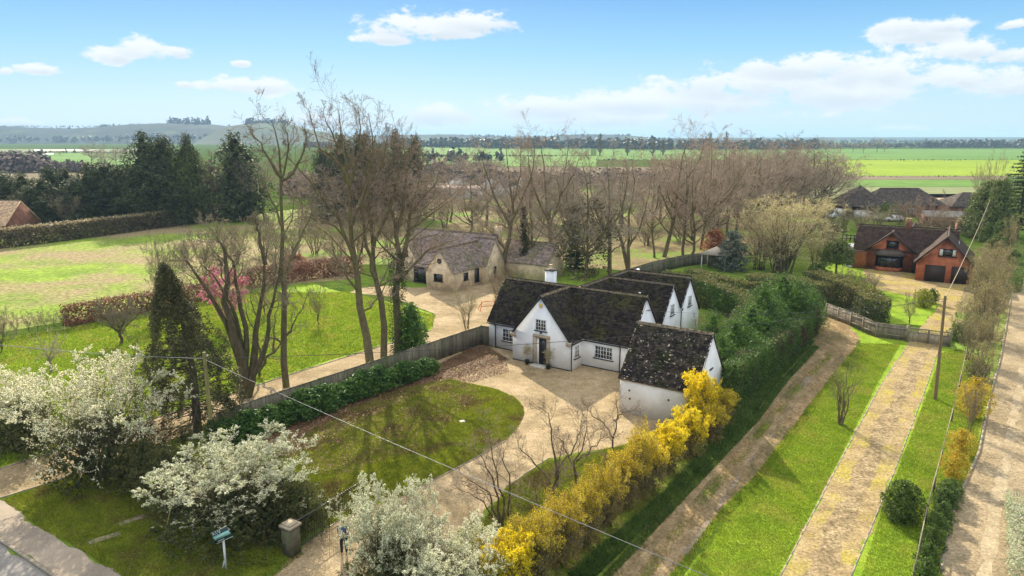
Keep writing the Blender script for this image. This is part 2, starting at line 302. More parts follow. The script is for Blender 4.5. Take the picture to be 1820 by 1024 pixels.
grassDM=leafm('olive_lawn_blade',(.17,.21,.014),(.30,.33,.025),tr=.4,isl=.35,obj=0,c3=(.16,.12,.04))  # more olive green than the other blades, with brown patches
deadM=leafm('dead_grass_stalk',(.22,.17,.09),(.32,.26,.14),tr=.3,obj=0)
farwM=leafm('far_wood_leaf',(.05,.065,.05),(.085,.095,.07),tr=.1,sc=.02)
reedM=leafm('russet_shrub_leaf',(.30,.12,.06),(.42,.19,.10),tr=.3)
# ================================================================== terrain and sheets
def sheet(name,pts,z,m,kind='structure',label=None,cat=None):
    if min(p[1] for p in pts)<110 and len(pts)>4:
        rg=random.Random(len(pts)*7+int(z*1e4)); q=[]
        for a,c in zip(pts,list(pts[1:])+[pts[0]]):
            L=math.hypot(c[0]-a[0],c[1]-a[1]); k=max(1,min(160,int(L/.35))); nx,ny=-(c[1]-a[1])/max(L,.01),(c[0]-a[0])/max(L,.01); ph=rg.uniform(0,6)
            for i in range(k):
                t=i/k; e=min(1,6*t,6*(1-t)) if i else 0; d=(rg.uniform(-.07,.07)+.10*math.sin(t*L*1.1+ph)+.05*math.sin(t*L*3.1+ph*2))*e
                q.append((a[0]+(c[0]-a[0])*t+nx*d,a[1]+(c[1]-a[1])*t+ny*d))
        pts=q
    mb=MB(); mb.add([(p[0],p[1],z) for p in pts],P=[list(range(len(pts)))])
    o=mb.build(name,m)
    me=o.data
    if me.polygons[0].normal.z<0: me.flip_normals()
    return tag(o,label,cat,None,kind)
def px(*pts): return [G(a,b) for a,b in pts]
mb=MB(); mb.box(-13000,13000,-200,13500,-.6,0); tag(mb.build('ground',grassG),None,None,None,'structure')
Z1,Z2,Z3,Z4=.004,.008,.012,.016
sheet('meadow',px((-400,470),(0,438),(380,393),(520,372),(640,372),(640,470),(450,512),(118,572),(0,590),(-500,640)),Z1,meadowM)
sheet('grass_strip',px((1196,1060),(1300,905),(1396,779),(1479,672),(1530,611),(1512,586),(1469,563),(1556,600),(1612,608),(1700,622),(1745,500),(1802,440),(1822,440),(1745,760),(1665,1060)),Z1,brightM)
sheet('garden_grass',px((1400,500),(1480,470),(1530,470),(1556,490),(1556,513),(1672,540),(1640,579),(1580,575),(1480,530)),Z2,brightM)
sheet('dirt_track',px((1040,1070),(1155,929),(1246,835),(1340,738),(1390,672),(1446,613),(1458,585),(1463,563),(1469,556),(1500,570),(1514,584),(1527,600),(1524,618),(1479,672),(1396,779),(1340,851),(1276,915),(1160,1070)),Z2,trackM)
def strip(name,cl,m,z,w0=.6,seed=1,kind='structure'):
    rg=np.random.default_rng(seed); L=[];Rr=[]
    for i,p in enumerate(cl):
        t=(cl[min(i+1,len(cl)-1)]-cl[max(i-1,0)]).normalized(); n=Vector((-t.y,t.x,0)); k=w0*(1+.22*math.sin(i*.9+seed)+rg.uniform(-.1,.1))/2
        L.append(p+n*k);Rr.append(p-n*k)
    return sheet(name,L+Rr[::-1],z,m,kind)
for k,(a,b) in enumerate((((1218,985),(1262,925)),((1268,905),(1342,800)),((1352,790),(1400,728)),((1412,705),(1440,668)))):
    A,B=G(*a),G(*b); strip('track_rut',[A.lerp(B,t) for t in (0,.15,.32,.5,.66,.83,1)],rutM,Z3,.38,k)
sheet('gravel_drive',px((1355,1070),(1387,1024),(1494,818),(1568,680),(1612,614),(1639,579),(1662,553),(1672,540),(1612,526),(1556,513),(1540,500),(1534,480),(1560,476),(1720,502),(1712,520),(1698,556),(1692,586),(1667,626),(1649,680),(1595,824),(1562,905),(1513,1023),(1494,1070)),Z3,drive2M)
sheet('lane',px((1650,1070),(1672,1016),(1696,902),(1740,804),(1760,703),(1778,639),(1798,523),(1818,447),(1824,430),(1842,430),(1990,700),(2150,1070)),Z3,laneM)
def edging(name,pts,m,wd=.065,ht=.02,label=None):
    mb=MB(); P=[G(a,b) for a,b in pts]
    for a,b in zip(P,P[1:]):
        n=max(1,int((b-a).length/.9))
        for i in range(n): mb.beam(a.lerp(b,i/n)+Vector((0,0,ht/2)),a.lerp(b,(i+.992)/n)+Vector((0,0,ht/2)),wd,ht)
    o=mb.build(name,m); tag(o,label,None,None,'structure'); return o
edging('drive_edging',((1387,1024),(1494,818),(1568,680),(1611,618)),kerbM)
edging('drive_edging',((1513,1023),(1562,905),(1595,824),(1649,680),(1666,628)),kerbM)
edging('lane_edging',((1672,1016),(1696,902),(1740,804),(1760,703),(1778,639),(1798,523),(1818,447)),kerbM,.12,.08)
def wheel(name,pts,m,w0,z,seed):
    P=[G(a,b_) for a,b_ in pts]; C=[]
    for a,b_ in zip(P,P[1:]): C+=[a.lerp(b_,t/12) for t in range(12)]
    rg=random.Random(seed); C=[c+Vector((rg.uniform(-.05,.05),rg.uniform(-.05,.05),0)) for c in C]; return strip(name,C,m,z,w0,seed)
midM=pm('drive_crown_gravel',(.20,.15,.085),(.30,.23,.13),scale=1.2,c3=(.31,.24,.135),s3=.6,lo3=.45,hi3=.6,world=True,fine=(6,.5),fine2=(1.5,.3))
paleM=pm('wheel_polished_gravel',(.33,.265,.17),(.41,.335,.22),scale=1.,c3=(.28,.22,.135),s3=.5,lo3=.5,hi3=.7,world=True,fine=(8,.3),fine2=(1.5,.2))
wheel('drive_crown',((1448,1040),(1480,965),(1545,818),(1612,680),(1640,620)),midM,1.0,.016,1)
for k,dx in enumerate((0,1)): wheel('lane_wheel_mark',(((1745,1050),(1770,900),(1800,760),(1822,640)),((1838,1050),(1850,900),(1862,760),(1868,640)))[k],paleM,.55,.016,2+k)
for k,pp in enumerate((((1105,1040),(1195,925),(1285,815),(1365,722),(1428,655),(1478,612)),((1150,1050),(1240,932),(1318,828),(1385,745),(1452,668),(1500,615)))): wheel('track_wheel_mark',pp,pm('worn_track_%s'%('bare','pale')[k],(.24,.175,.095),(.35,.265,.155),scale=1.3,c3=(.18,.135,.07),s3=.7,lo3=.42,hi3=.6,world=True,fine=(6,.4),fine2=(1.4,.25)),.42,.0165,5+k)
# front court of the white house
sheet('forecourt',px((440,1070),(500,1010),(540,970),(600,915),(719,860),(700,820),(640,700),(760,640),(860,607),(1200,640),(1250,740),(1180,800),(1010,905),(800,1070)),Z1,gravelM)
sheet('leaf_litter_bed',px((420,800),(560,738),(700,690),(856,608),(905,640),(880,650),(795,672),(740,700),(560,800),(480,830)),.006,litterM)
sheet('lawn',px((470,830),(500,800),(560,762),(640,720),(720,690),(800,674),(845,684),(882,692),(914,706),(930,723),(932,736),(924,755),(900,782),(850,812),(776,851),(719,880),(640,905),(590,930),(545,935),(500,900)),Z3,lawnM)
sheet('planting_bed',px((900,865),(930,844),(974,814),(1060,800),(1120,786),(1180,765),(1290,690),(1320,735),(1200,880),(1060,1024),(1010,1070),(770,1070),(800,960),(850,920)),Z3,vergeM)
edging('drive_edging',((719,880),(776,851),(850,812),(900,783)),kerbM,.08,.04)
edging('drive_edging',((900,866),(930,845),(974,815)),kerbM,.08,.04)
# neighbour's drive and court
sheet('neighbour_drive',px((-200,930),(0,885),(150,838),(300,785),(383,745),(460,718),(700,640),(860,603),(905,560),(905,490),(740,512),(690,508),(640,512),(620,520),(700,528),(740,545),(774,560),(766,587),(647,624),(516,665),(454,685),(300,735),(150,785),(0,833),(-200,880)),Z2,gravelM)
edging('drive_edging',((0,834),(150,786),(300,736),(454,686),(516,666),(647,625),(766,588)),kerbM,.09,.05)
edging('drive_edging',((0,886),(150,839),(230,810)),kerbM,.09,.05)
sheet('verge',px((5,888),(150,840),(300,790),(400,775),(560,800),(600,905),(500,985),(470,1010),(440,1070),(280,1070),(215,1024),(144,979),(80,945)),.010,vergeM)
sheet('pavement',px((0,889),(80,945),(144,979),(215,1023),(270,1070),(150,1070),(97,1024),(0,960),(-120,880),(-120,800)),Z3,paveM)
mb=MB()   # road lies a kerb lower in look: kerb stones stand above it
sheet('road',px((-120,884),(0,964),(92,1026),(140,1070),(-400,1070),(-400,884)),Z2,roadM)
edging('kerb',((-120,882),(0,961),(95,1025),(145,1070)),kerbM,.14,.11)
# far fields (level sheets stacked a little higher with distance)
def fm(n,a,b,s=.01,st=None): return pm(n,a,b,scale=s,world=True,fine=(.15,.15),stretch=st)
fieldY=fm('bright_crop',(.19,.28,.02),(.25,.33,.03),.012); fieldG=fm('green_crop',(.10,.20,.04),(.14,.24,.05),.01); fieldB=fm('stubble',(.16,.13,.085),(.21,.17,.11)); fieldP=fm('pale_pasture',(.17,.20,.09),(.23,.25,.12)); fieldR=fm('brown_scrub',(.14,.115,.07),(.20,.165,.10))
def fld(name,x0,x1,y0,y1,m,z,x2=None,x3=None): return sheet(name,px((x0,y1),(x1,y1),(x3 or x1,y0),(x2 or x0,y0)),z,m)
fld('crop_field',1440,2050,284.5,313,fieldY,.05); fld('crop_field',1060,1900,265,284,fieldG,.05); fld('crop_field',1430,1760,320,332,fieldG,.05); fld('rough_field',1400,1790,313,319.5,fieldB,.05); fld('rough_field',1380,1760,332.5,352,fieldP,.05)
fld('crop_field',640,1060,277,296,fieldG,.05); fld('pasture_field',640,1050,262,276,fieldG,.06); fld('rough_field',860,1430,297,330,fieldR,.04); fld('reed_bed',1640,1745,345,372,fm('dry_reed',(.36,.25,.15),(.44,.33,.22)),.05)
fld('pasture_field',60,250,272,293,fieldG,.05); fld('pasture_field',-300,250,265,271,fieldP,.05); fld('rough_field',-300,230,300,322,fieldR,.05); fld('rough_field',-300,200,326,352,fm('dry_grass',(.28,.23,.14),(.34,.29,.18)),.04)
fld('white_cover',60,170,266.3,267.8,plain('white_fleece',(.75,.75,.72)),.12); fld('white_cover',72,95,272.5,274.5,MATS['white_fleece'],.12)
# hills
hillM=pm('downland',(.045,.08,.045),(.075,.11,.055),scale=.006,c3=(.07,.085,.05),s3=.004,lo3=.45,hi3=.5,world=True,fine=(.03,.25))
hwoodM=pm('hill_woodland',(.018,.032,.026),(.04,.055,.04),scale=.02,c3=(.06,.085,.04),s3=.005,lo3=.56,hi3=.6,world=True,fine=(.08,.4))
def hill(name,sil,D,dep,m,base=262,seed=3):
    xs=np.arange(sil[0][0],sil[-1][0]+1,6.); ys=np.interp(xs,[s[0] for s in sil],[s[1] for s in sil])
    rg=np.random.default_rng(seed); V=[];K=13
    for k in range(K):
        t=k/(K-1); Yd=D-dep+2*dep*t; prof=math.sin(math.pi*t)**1.3
        for xp,yp in zip(xs,ys):
            top=AT(xp,yp,D); X_=top.x*(Yd/D)*1.0
            V.append((X_,Yd,max(-2,top.z*prof)-1.5*(k in(0,K-1))))
    n=len(xs); Q=[(k*n+i,k*n+i+1,(k+1)*n+i+1,(k+1)*n+i) for k in range(K-1) for i in range(n-1)]
    return tag(MB().add(V,Q).build(name,m,smooth=True),None,None,None,'structure')
hill('wooded_hill',[(-500,224),(-200,222),(0,224),(60,227),(120,229),(170,226),(230,221),(300,219),(375,221),(395,223),(410,226),(440,235),(470,255),(490,262)],2500,420,hwoodM)
hill('grass_hill',[(330,262),(370,240),(400,226),(440,219),(500,218),(520,222),(540,228),(580,236),(640,246),(700,262)],2150,300,hillM,seed=5)
hill('low_ridge',[(500,262),(600,246),(700,240),(800,239),(900,243),(970,243),(1000,240),(1060,239),(1110,240),(1160,245),(1260,247),(1340,250),(1500,262)],3000,350,hwoodM,seed=6)
hill('far_ridge',[(1100,262),(1200,245.5),(1500,244),(1800,244),(2300,244)],4500,400,hillM,seed=7)
# ================================================================== foliage generators
def cards(rg,C,s,asp=.6,N=None,jit=.9,tri=False):
    n=len(C); d=rg.normal(size=(n,3)); d=nrm(d) if N is None else nrm(N+jit*d)
    a=nrm(np.cross(d,rg.normal(size=(n,3)))); b=np.cross(d,a)
    s=s*rg.uniform(.6,1.35,size=(n,1)) if np.isscalar(s) else s[:,None]*rg.uniform(.7,1.3,size=(n,1))
    a=a*s*.5;b=b*s*.5*asp
    V=np.stack([C-a,C-b*1.0,C+a,C+b],1).reshape(-1,3); Q=np.arange(n*4).reshape(n,4)
    return V,Q
def clumps(rg,cen,out,cr,per,size,flat=.7,asp=.6,droop=0):
    """leaf cards on the outer shells of many clumps"""
    M=len(cen); d=nrm(rg.normal(size=(M,per,3))+out[:,None]*.7)
    r=cr*(rg.uniform(.35,1,size=(M,per,1)))*rg.uniform(.7,1.3,size=(M,1,1))
    P=cen[:,None]+d*r*np.array([1,1,flat]); P[...,2]-=droop*rg.uniform(0,1,size=(M,per))*cr
    P=P.reshape(-1,3); return cards(rg,P,size,asp,d.reshape(-1,3),.8)
def prof_pts(rg,M,prof,bump=.15):
    """points on a surface of revolution r(h), h in 0..1, unit radius, unit height"""
    h=np.sort(rg.uniform(0,1,size=M)); w_=np.interp(h,[p[0] for p in prof],[p[1] for p in prof]); keep=rg.uniform(size=M)<(.25+.75*w_/w_.max()); h=h[keep];w_=w_[keep]
    th=rg.uniform(0,2*math.pi,size=len(h)); k=1+bump*(np.sin(th*3+h*9)+np.sin(th*5-h*14))/2
    r=w_*k*rg.uniform(.72,1.0,size=len(h))
    C=np.stack([r*np.cos(th),r*np.sin(th),h],-1); O=np.stack([np.cos(th),np.sin(th),.4+.6*h],-1)
    return C,nrm(O)
PROF={'cone':[(0,.75),(.12,1),(.5,.72),(.8,.38),(1,.05)],'round':[(0,.55),(.2,.95),(.45,1),(.7,.85),(.9,.5),(1,.15)],'column':[(0,.7),(.15,1),(.7,.95),(.9,.7),(1,.25)],'dome':[(0,.95),(.3,1),(.6,.86),(.85,.55),(1,.2)],
      'ragged':[(0,.6),(.1,.9),(.3,1),(.5,.8),(.7,.62),(.85,.42),(1,.08)],'crown':[(0,.3),(.2,.8),(.45,1),(.7,.85),(.9,.5),(1,.2)]}
def leafy(seed,prof,H,W,M,per,size,cr,m,z0=0,trunk=None,flat=.7,asp=.6,droop=0,bump=.18,core=True,lean=0,extra=None):
    rg=np.random.default_rng(seed); C,O=prof_pts(rg,M,PROF[prof],bump); S=np.array([W/2,W/2,H-z0])
    C=C*S; C[:,2]+=z0
    mb=MB(); V,Q=clumps(rg,C,O,cr,per,size,flat,asp,droop); V[:,2]=np.maximum(V[:,2],.02); mb.add(V,Q)
    if core:   # inner leaves
        n=int(M*per*.18); C2,_=prof_pts(rg,n,PROF[prof],bump); C2*=np.array([W/2*.75,W/2*.75,(H-z0)*.93]); C2[:,2]+=z0+.02*H
        C2[:,:2]*=rg.uniform(.3,1,size=(len(C2),1)); V,Q=cards(rg,C2,size*2.2,.8); V[:,2]=np.maximum(V[:,2],.02); mb.add(V,Q)
    crown=mb.mesh('crown',m)
    tm=None
    if trunk: tm=MB().tubes([[(0,0,-.1),(0.02*H,0,H*.3),(0,0.02*H,H*.65),(0,0,H*.9)]],[[trunk,trunk*.75,trunk*.45,trunk*.12]],7).mesh('trunk',barkM)
    return tm,crown
def place(name,meshes,loc,rz=0,s=1,label=None,cat=None,group=None,parts=('trunk','crown')):
    """one plant: Empty with its parts, or a single mesh"""
    ms=[(p,m) for p,m in zip(parts,meshes) if m]
    S=(s,s,s) if np.isscalar(s) else s
    if len(ms)==1: o=put(name,ms[0][1],None,loc,rz,S)
    else:
        o=empty(name,loc,rz); o.scale=S
        for p,m in ms: put(p,m,o)
    return tag(o,label,cat,group)
# ---- bare trees
def kids(rg,P,Rr,n,t0,t1,lf,ang,K,up,wob,rr,shape=.5,minr=.006,angv=8):
    N,K0,_=P.shape; L=np.linalg.norm(np.diff(P,axis=1),axis=2).sum(1)
    t=(np.arange(n)[None]+rg.uniform(0,1,size=(N,n)))/n; t=t0+(t1-t0)*t
    az=np.cumsum(np.full((N,n),2.4)+rg.normal(0,.5,size=(N,n)),1)+rg.uniform(0,6.28,size=(N,1))
    x=t*(K0-1); i=np.minimum(x.astype(int),K0-2); f=(x-i)[...,None]; ii=np.arange(N)[:,None]
    p=P[ii,i]*(1-f)+P[ii,i+1]*f; T=nrm(P[ii,i+1]-P[ii,i]); r=(Rr[ii,i]*(1-f[...,0])+Rr[ii,i+1]*f[...,0])
    ref=np.where(np.abs(T[...,2:3])>.9,np.array([1.,0,0]),np.array([0,0,1.])); a=nrm(np.cross(T,ref)); b=np.cross(T,a)
    A=np.radians(ang+rg.normal(0,angv,size=(N,n)))[...,None]
    d=nrm(T*np.cos(A)+(a*np.cos(az)[...,None]+b*np.sin(az)[...,None])*np.sin(A))
    ln=L[:,None]*lf*(1-shape*(t-t0)/max(t1-t0,1e-6))*rg.uniform(.6,1.25,size=(N,n))
    p=p.reshape(-1,3);d=d.reshape(-1,3);ln=ln.reshape(-1);r=np.maximum(r.reshape(-1)*rr,minr)
    out=[p];st=(ln/K)[:,None]
    for k in range(K):
        d=nrm(d+np.array([0,0,up/K])+rg.normal(0,wob/math.sqrt(K),size=d.shape)); p=p+d*st; p[:,2]=np.maximum(p[:,2],.05); out.append(p)
    P2=np.stack(out,1); R2=np.maximum(r[:,None]*np.linspace(1,.22,K+1)[None],minr*.55)
    return P2,R2
def resamp(pts,K):
    p=np.array(pts,float); t=np.linspace(0,1,len(p)); s=np.linspace(0,1,K+1)
    # Catmull-Rom
    o=[]
    for v in s:
        x=v*(len(p)-1); i=min(int(x),len(p)-2); f=x-i; p0=p[max(i-1,0)];p1=p[i];p2=p[i+1];p3=p[min(i+2,len(p)-1)]
        o.append(.5*((2*p1)+(-p0+p2)*f+(2*p0-5*p1+4*p2-p3)*f*f+(-p0+3*p1-3*p2+p3)*f**3))
    return np.array(o)
def bare(seed,leaders,radii,lv,tm=None,wm_=None,S0=8,minr=.012,ivy=None):
    """leaders: polylines; lv: list of dicts for successive generations. returns trunk,crown meshes"""
    rg=np.random.default_rng(seed); K=10
    P=np.stack([resamp(l,K) for l in leaders]); P[:,1:-1]+=rg.normal(0,.06,size=P[:,1:-1].shape)
    Rr=np.stack([(np.linspace(1,.10,K+1)**1.15)*r for r in radii])
    tb=MB().tubes(P,Rr,S0); cb=MB(); cur=[(P,Rr)]; allp=[]
    for li,l in enumerate(lv):
        nx=[]
        for (p,r) in cur:
            nx.append(kids(rg,p,r,l['n'],l.get('t0',.3),l.get('t1',1.),l['lf'],l['a'],l.get('K',4),l.get('up',.3),l.get('w',.35),l.get('rr',.5),l.get('sh',.5),minr))
        p=np.concatenate([a[0] for a in nx]); r=np.concatenate([a[1] for a in nx]); cur=[(p,r)]
        if li==0:
            cur=[(p,r)]; 
        (tb if li<1 else cb).tubes(p,r,5 if li==0 else (4 if li==1 else 3)); allp.append((p,r))
        if l.get('keep'): cur.append((P,Rr)) if False else None
    return tb.mesh('trunk',tm or barkM,smooth=True),cb.mesh('crown',wm_ or twigM),allp
def stdtree(seed,H,W,style='tall',tm=None,wm_=None,dens=1.,minr=.016,r0=None):
    rg=random.Random(seed); r0=r0 or H*.017; ld=[];rd=[]
    if style in('tall','low'):
        nf=6 if style=='tall' else 7; fork=rg.uniform(.25,.38) if style=='tall' else rg.uniform(.12,.18)
        ld.append([(0,0,-.1),(rg.uniform(-.3,.3),rg.uniform(-.3,.3),H*fork),(rg.uniform(-.8,.8),rg.uniform(-.6,.6),H*.65),(rg.uniform(-1,1),rg.uniform(-1,1),H*.93)]);rd.append(r0)
        for k in range(nf):
            a=k*2.4+rg.uniform(0,.8); ff=fork*rg.uniform(.7,1.5); w_=W*.5*rg.uniform(.45,.88); e=math.sqrt(max(.05,1-(w_/(W*.52))**2))
            a2=a+rg.uniform(-.6,.6); ld.append([(0,0,H*ff),(w_*.45*math.cos(a),w_*.45*math.sin(a),H*(ff+.10)),(w_*.85*math.cos(a2),w_*.85*math.sin(a2),H*(ff+.30)),(w_*math.cos(a),w_*math.sin(a),H*(.5+.44*e)*rg.uniform(.85,1))]);rd.append(r0*.5)
        lv=[dict(n=int(9*dens),t0=.22,lf=W/H*.58,a=58,up=.3,rr=.38,w=.55,sh=.55,K=5),dict(n=int(8*dens),t0=.15,lf=.5,a=46,up=.3,rr=.5,w=.5),dict(n=int(6*dens),t0=.12,lf=.5,a=44,K=3,rr=.6,up=.2,w=.5),dict(n=3,t0=.15,lf=.55,a=38,K=2,rr=.8,up=.15,w=.35)]
    elif style=='spread':
        h0=H*.22
        for k in range(6):
            a=k*1.047+rg.uniform(0,.7); w_=W*.5*rg.uniform(.6,.85)
            ld.append([(0,0,-.1 if k==0 else h0*.5),(0,0,h0),(w_*.55*math.cos(a),w_*.55*math.sin(a),H*.5),(w_*math.cos(a),w_*math.sin(a),H*rg.uniform(.7,.92))]);rd.append(r0*(1.5 if k==0 else .7))
        lv=[dict(n=int(9*dens),t0=.35,lf=.4,a=45,up=.3,rr=.45,w=.5),dict(n=int(8*dens),t0=.2,lf=.45,a=45,up=.2,rr=.5,w=.5),dict(n=int(6*dens),t0=.15,lf=.5,a=40,K=3,rr=.6,up=.1,w=.4)]
    elif style=='bush':
        for k in range(9):
            a=k*.7+rg.uniform(0,.6); w_=W*.5*rg.uniform(.3,.95); b=.12*W
            ld.append([(b*math.cos(a)*.4,b*math.sin(a)*.4,-.05),(w_*.45*math.cos(a),w_*.45*math.sin(a),H*.5),(w_*math.cos(a),w_*math.sin(a),H*rg.uniform(.65,1))]);rd.append(r0*.6)
        lv=[dict(n=int(9*dens),t0=.15,lf=.45,a=35,up=.4,rr=.5,w=.4),dict(n=int(7*dens),t0=.15,lf=.5,a=38,up=.3,rr=.6,w=.4,K=3),dict(n=int(4*dens),t0=.2,lf=.5,a=38,K=2,rr=.8,up=.1,w=.3)]
    elif style=='poplar':
        ld.append([(0,0,-.1),(0,.1,H*.4),(.1,0,H*.7),(0,0,H)]);rd.append(r0)
        lv=[dict(n=46,t0=.1,lf=W/H*.8,a=28,up=1.0,rr=.35,w=.3,sh=.5),dict(n=9,t0=.1,lf=.45,a=30,up=.6,rr=.5,w=.3,K=3),dict(n=4,t0=.1,lf=.5,a=30,up=.4,rr=.8,w=.3,K=2)]
    t,c,_=bare(seed,ld,rd,lv,tm,wm_,7,minr)
    return t,c
# ================================================================== BUILD: white house
def gl(o): return o
def window(root,c,a,n,w_,h,ncas,rows,fm_=None,gm=None,sm=None,lights=2,frame=.05,sill=True,name='window'):
    fm_=fm_ or wframeM; gm=gm or darkglM; sm=sm or blackM
    c,a,n=(np.array(v,float) for v in (c,a,n)); up=np.array([0,0,1.]); mb=MB()
    o=c+n*.03
    mb.obox(o+up*(h/2-frame/2),a*w_/2,n*.03,up*frame/2); mb.obox(o-up*(h/2-frame/2),a*w_/2,n*.03,up*frame/2)
    for k in range(ncas+1): mb.obox(o+a*(-w_/2+frame/2+(w_-frame)*k/ncas),a*frame/2,n*.028,up*(h/2-frame))
    cw=(w_-frame)/ncas
    for k in range(ncas):
        x=-w_/2+frame/2+cw*(k+.5)
        for j in range(1,rows): mb.obox(o-n*.008+a*x+up*(-h/2+h*j/rows),a*(cw/2-frame/2-.001),n*.02,up*.012)
        for j in range(1,lights): mb.obox(o-n*.008+a*(x-cw/2+cw*j/lights),a*.012,n*.0215,up*(h/2-frame))
    wo=mb.build(name,fm_,root)
    MB().obox(c+n*.008,a*(w_/2-.01),n*.012,up*(h/2-.01)).build('pane',gm,wo)
    if sill: MB().obox(c+n*.06-up*(h/2+.035),a*(w_/2+.1),n*.07,up*.033).build('sill',sm,wo)
    return wo
def inpoly(x,y,poly):
    r=np.zeros(len(x),bool); n=len(poly)
    for i in range(n):
        x1,y1=poly[i];x2,y2=poly[(i+1)%n]
        if y1==y2: continue
        c=((y1>y)!=(y2>y))&(x<(x2-x1)*(y-y1)/(y2-y1)+x1); r^=c
    return r
def roof(root,poly,m,tw=.24,th=.17,seed=0,slab=.09,lift=.03,ragged=.02,name='roof'):
    P=[np.array(p,float) for p in poly]; nn=np.zeros(3)
    for i in range(len(P)): nn+=np.cross(P[i],P[(i+1)%len(P)])
    nn=nrm(nn)
    if nn[2]<0: nn=-nn
    e=nrm(np.cross((0,0,1.),nn)); s=np.cross(nn,e)
    if s[2]<0: s=-s
    o=min(P,key=lambda p:p@s); q=[((p-o)@e,(p-o)@s) for p in P]
    mb=MB(); mb.prism(P,-nn*slab)
    rg=np.random.default_rng(seed); x0=min(a for a,_ in q);x1=max(a for a,_ in q);y1=max(b for _,b in q)
    rows=int(y1/th)+1; cx=[];cy=[];cw=[]
    for r in range(rows):
        x=x0-rg.uniform(0,tw)
        while x<x1:
            w_=tw*rg.uniform(.7,1.35); cx.append(x+w_/2);cy.append((r+.5)*th);cw.append(w_); x+=w_
    cx,cy,cw=map(np.array,(cx,cy,cw)); k=inpoly(cx,np.minimum(cy,y1-.01),q); cx,cy,cw=cx[k],cy[k],cw[k]; n=len(cx)
    j=rg.uniform(-ragged,ragged,size=n); lf=lift*rg.uniform(.7,1.5,size=n)
    def pt(a,b,c): return o+a[:,None]*e+b[:,None]*s+c[:,None]*nn
    z=np.zeros(n); a0,a1=cx-cw/2+.004,cx+cw/2-.004
    lo_=np.full(n,1e9);hi_=np.full(n,-1e9); yy=np.clip(cy,.001,y1-.001)
    for (xa,ya),(xb,yb_) in zip(q,q[1:]+q[:1]):
        if abs(ya-yb_)<1e-6: continue
        s_=((ya<=yy)&(yy<=yb_))|((yb_<=yy)&(yy<=ya)); xi=xa+(xb-xa)*(yy-ya)/(yb_-ya); lo_=np.where(s_,np.minimum(lo_,xi),lo_);hi_=np.where(s_,np.maximum(hi_,xi),hi_)
    a0=np.maximum(a0,lo_-.01);a1=np.minimum(a1,hi_+.01); b0=cy-th/2+j; b1=cy+th*.62
    V=np.stack([pt(a0,b0,lf),pt(a1,b0,lf*rg.uniform(.8,1.2,size=n)),pt(a1,b1,z+.006),pt(a0,b1,z+.006),pt(a0,b0,z-.0),pt(a1,b0,z-.0)],1)
    i=np.arange(n)[:,None]*6; Q=np.concatenate([i+np.array([[0,1,2,3]]),i+np.array([[4,5,1,0]])])
    if np.dot(np.cross(e,s),nn)<0: Q=Q[:,::-1]
    mb.add(V.reshape(-1,3),Q); return mb.build(name,m,root)
def ridge(root,a,b,m=None,name='ridge_tiles',r=.13,seed=0):
    a,b=Vector(a),Vector(b); L=(b-a).length; n=max(2,int(L/.42)); mb=MB(); rg=random.Random(seed)
    t=(b-a).normalized(); sdv=t.cross(Vector((0,0,1))).normalized(); up=sdv.cross(t)
    for i in range(n):
        p=a.lerp(b,i/n); q=a.lerp(b,(i+.97)/n); h=rg.uniform(-.012,.012)
        ring=[(-r,-.10),(-r*.6,.0),(0,.055),(r*.6,.0),(r,-.10)]
        V=[];
        for c in (p,q):
            for x,y in ring: v=c+sdv*x+up*(y+h+.02); V.append(v[:])
        mb.add(V,[(k,k+1,k+6,k+5) for k in range(4)],P=[[0,1,2,3,4],[9,8,7,6,5]])
    return mb.build(name,m or ridgeM,root)
HA=R(-34.6); HO=G(1013,660)
H=empty('white_house',HO,HA,'white painted cottage with steep dark mossy roofs, front gable door and three gabled side wings','house')
E_=2.42; ZR=5.73; SL=(ZR-E_)/2.735
def hz(d): return ZR-SL*abs(d)
# walls: three-dimensional gabled bodies, tops kept just under the roof slabs
dz=.17
def body(root,axis,c,hw,lo_,hi_,m,ze=E_,zr=ZR,name='wall',z0=-.15):
    s=(zr-ze)/hw if False else SL
    zt=zr-dz; ez=zr-s*hw-dz
    if axis=='u': pts=[(lo_,c-hw,z0),(lo_,c+hw,z0),(lo_,c+hw,ez),(lo_,c,zt),(lo_,c-hw,ez)]; d=(hi_-lo_,0,0)
    else: pts=[(c-hw,lo_,z0),(c+hw,lo_,z0),(c+hw,lo_,ez),(c,lo_,zt),(c-hw,lo_,ez)]; d=(0,hi_-lo_,0)
    return MB().prism(pts,d).build(name,m,root)
body(H,'u',4.62,2.72,-9.3,4.2,whiteM); body(H,'v',-2.735,2.735,0,4.5,whiteM,z0=-.12); body(H,'u',10.1,2.72,-1.9,4.203,whiteM,z0=-.1); body(H,'u',14.0,2.72,-1.95,4.206,whiteM,z0=-.11); body(H,'v',-1.87,2.7,5.,16.4,whiteM,z0=-.13)
ev=E_-.15; o_=.13
ES=E_-.12*SL
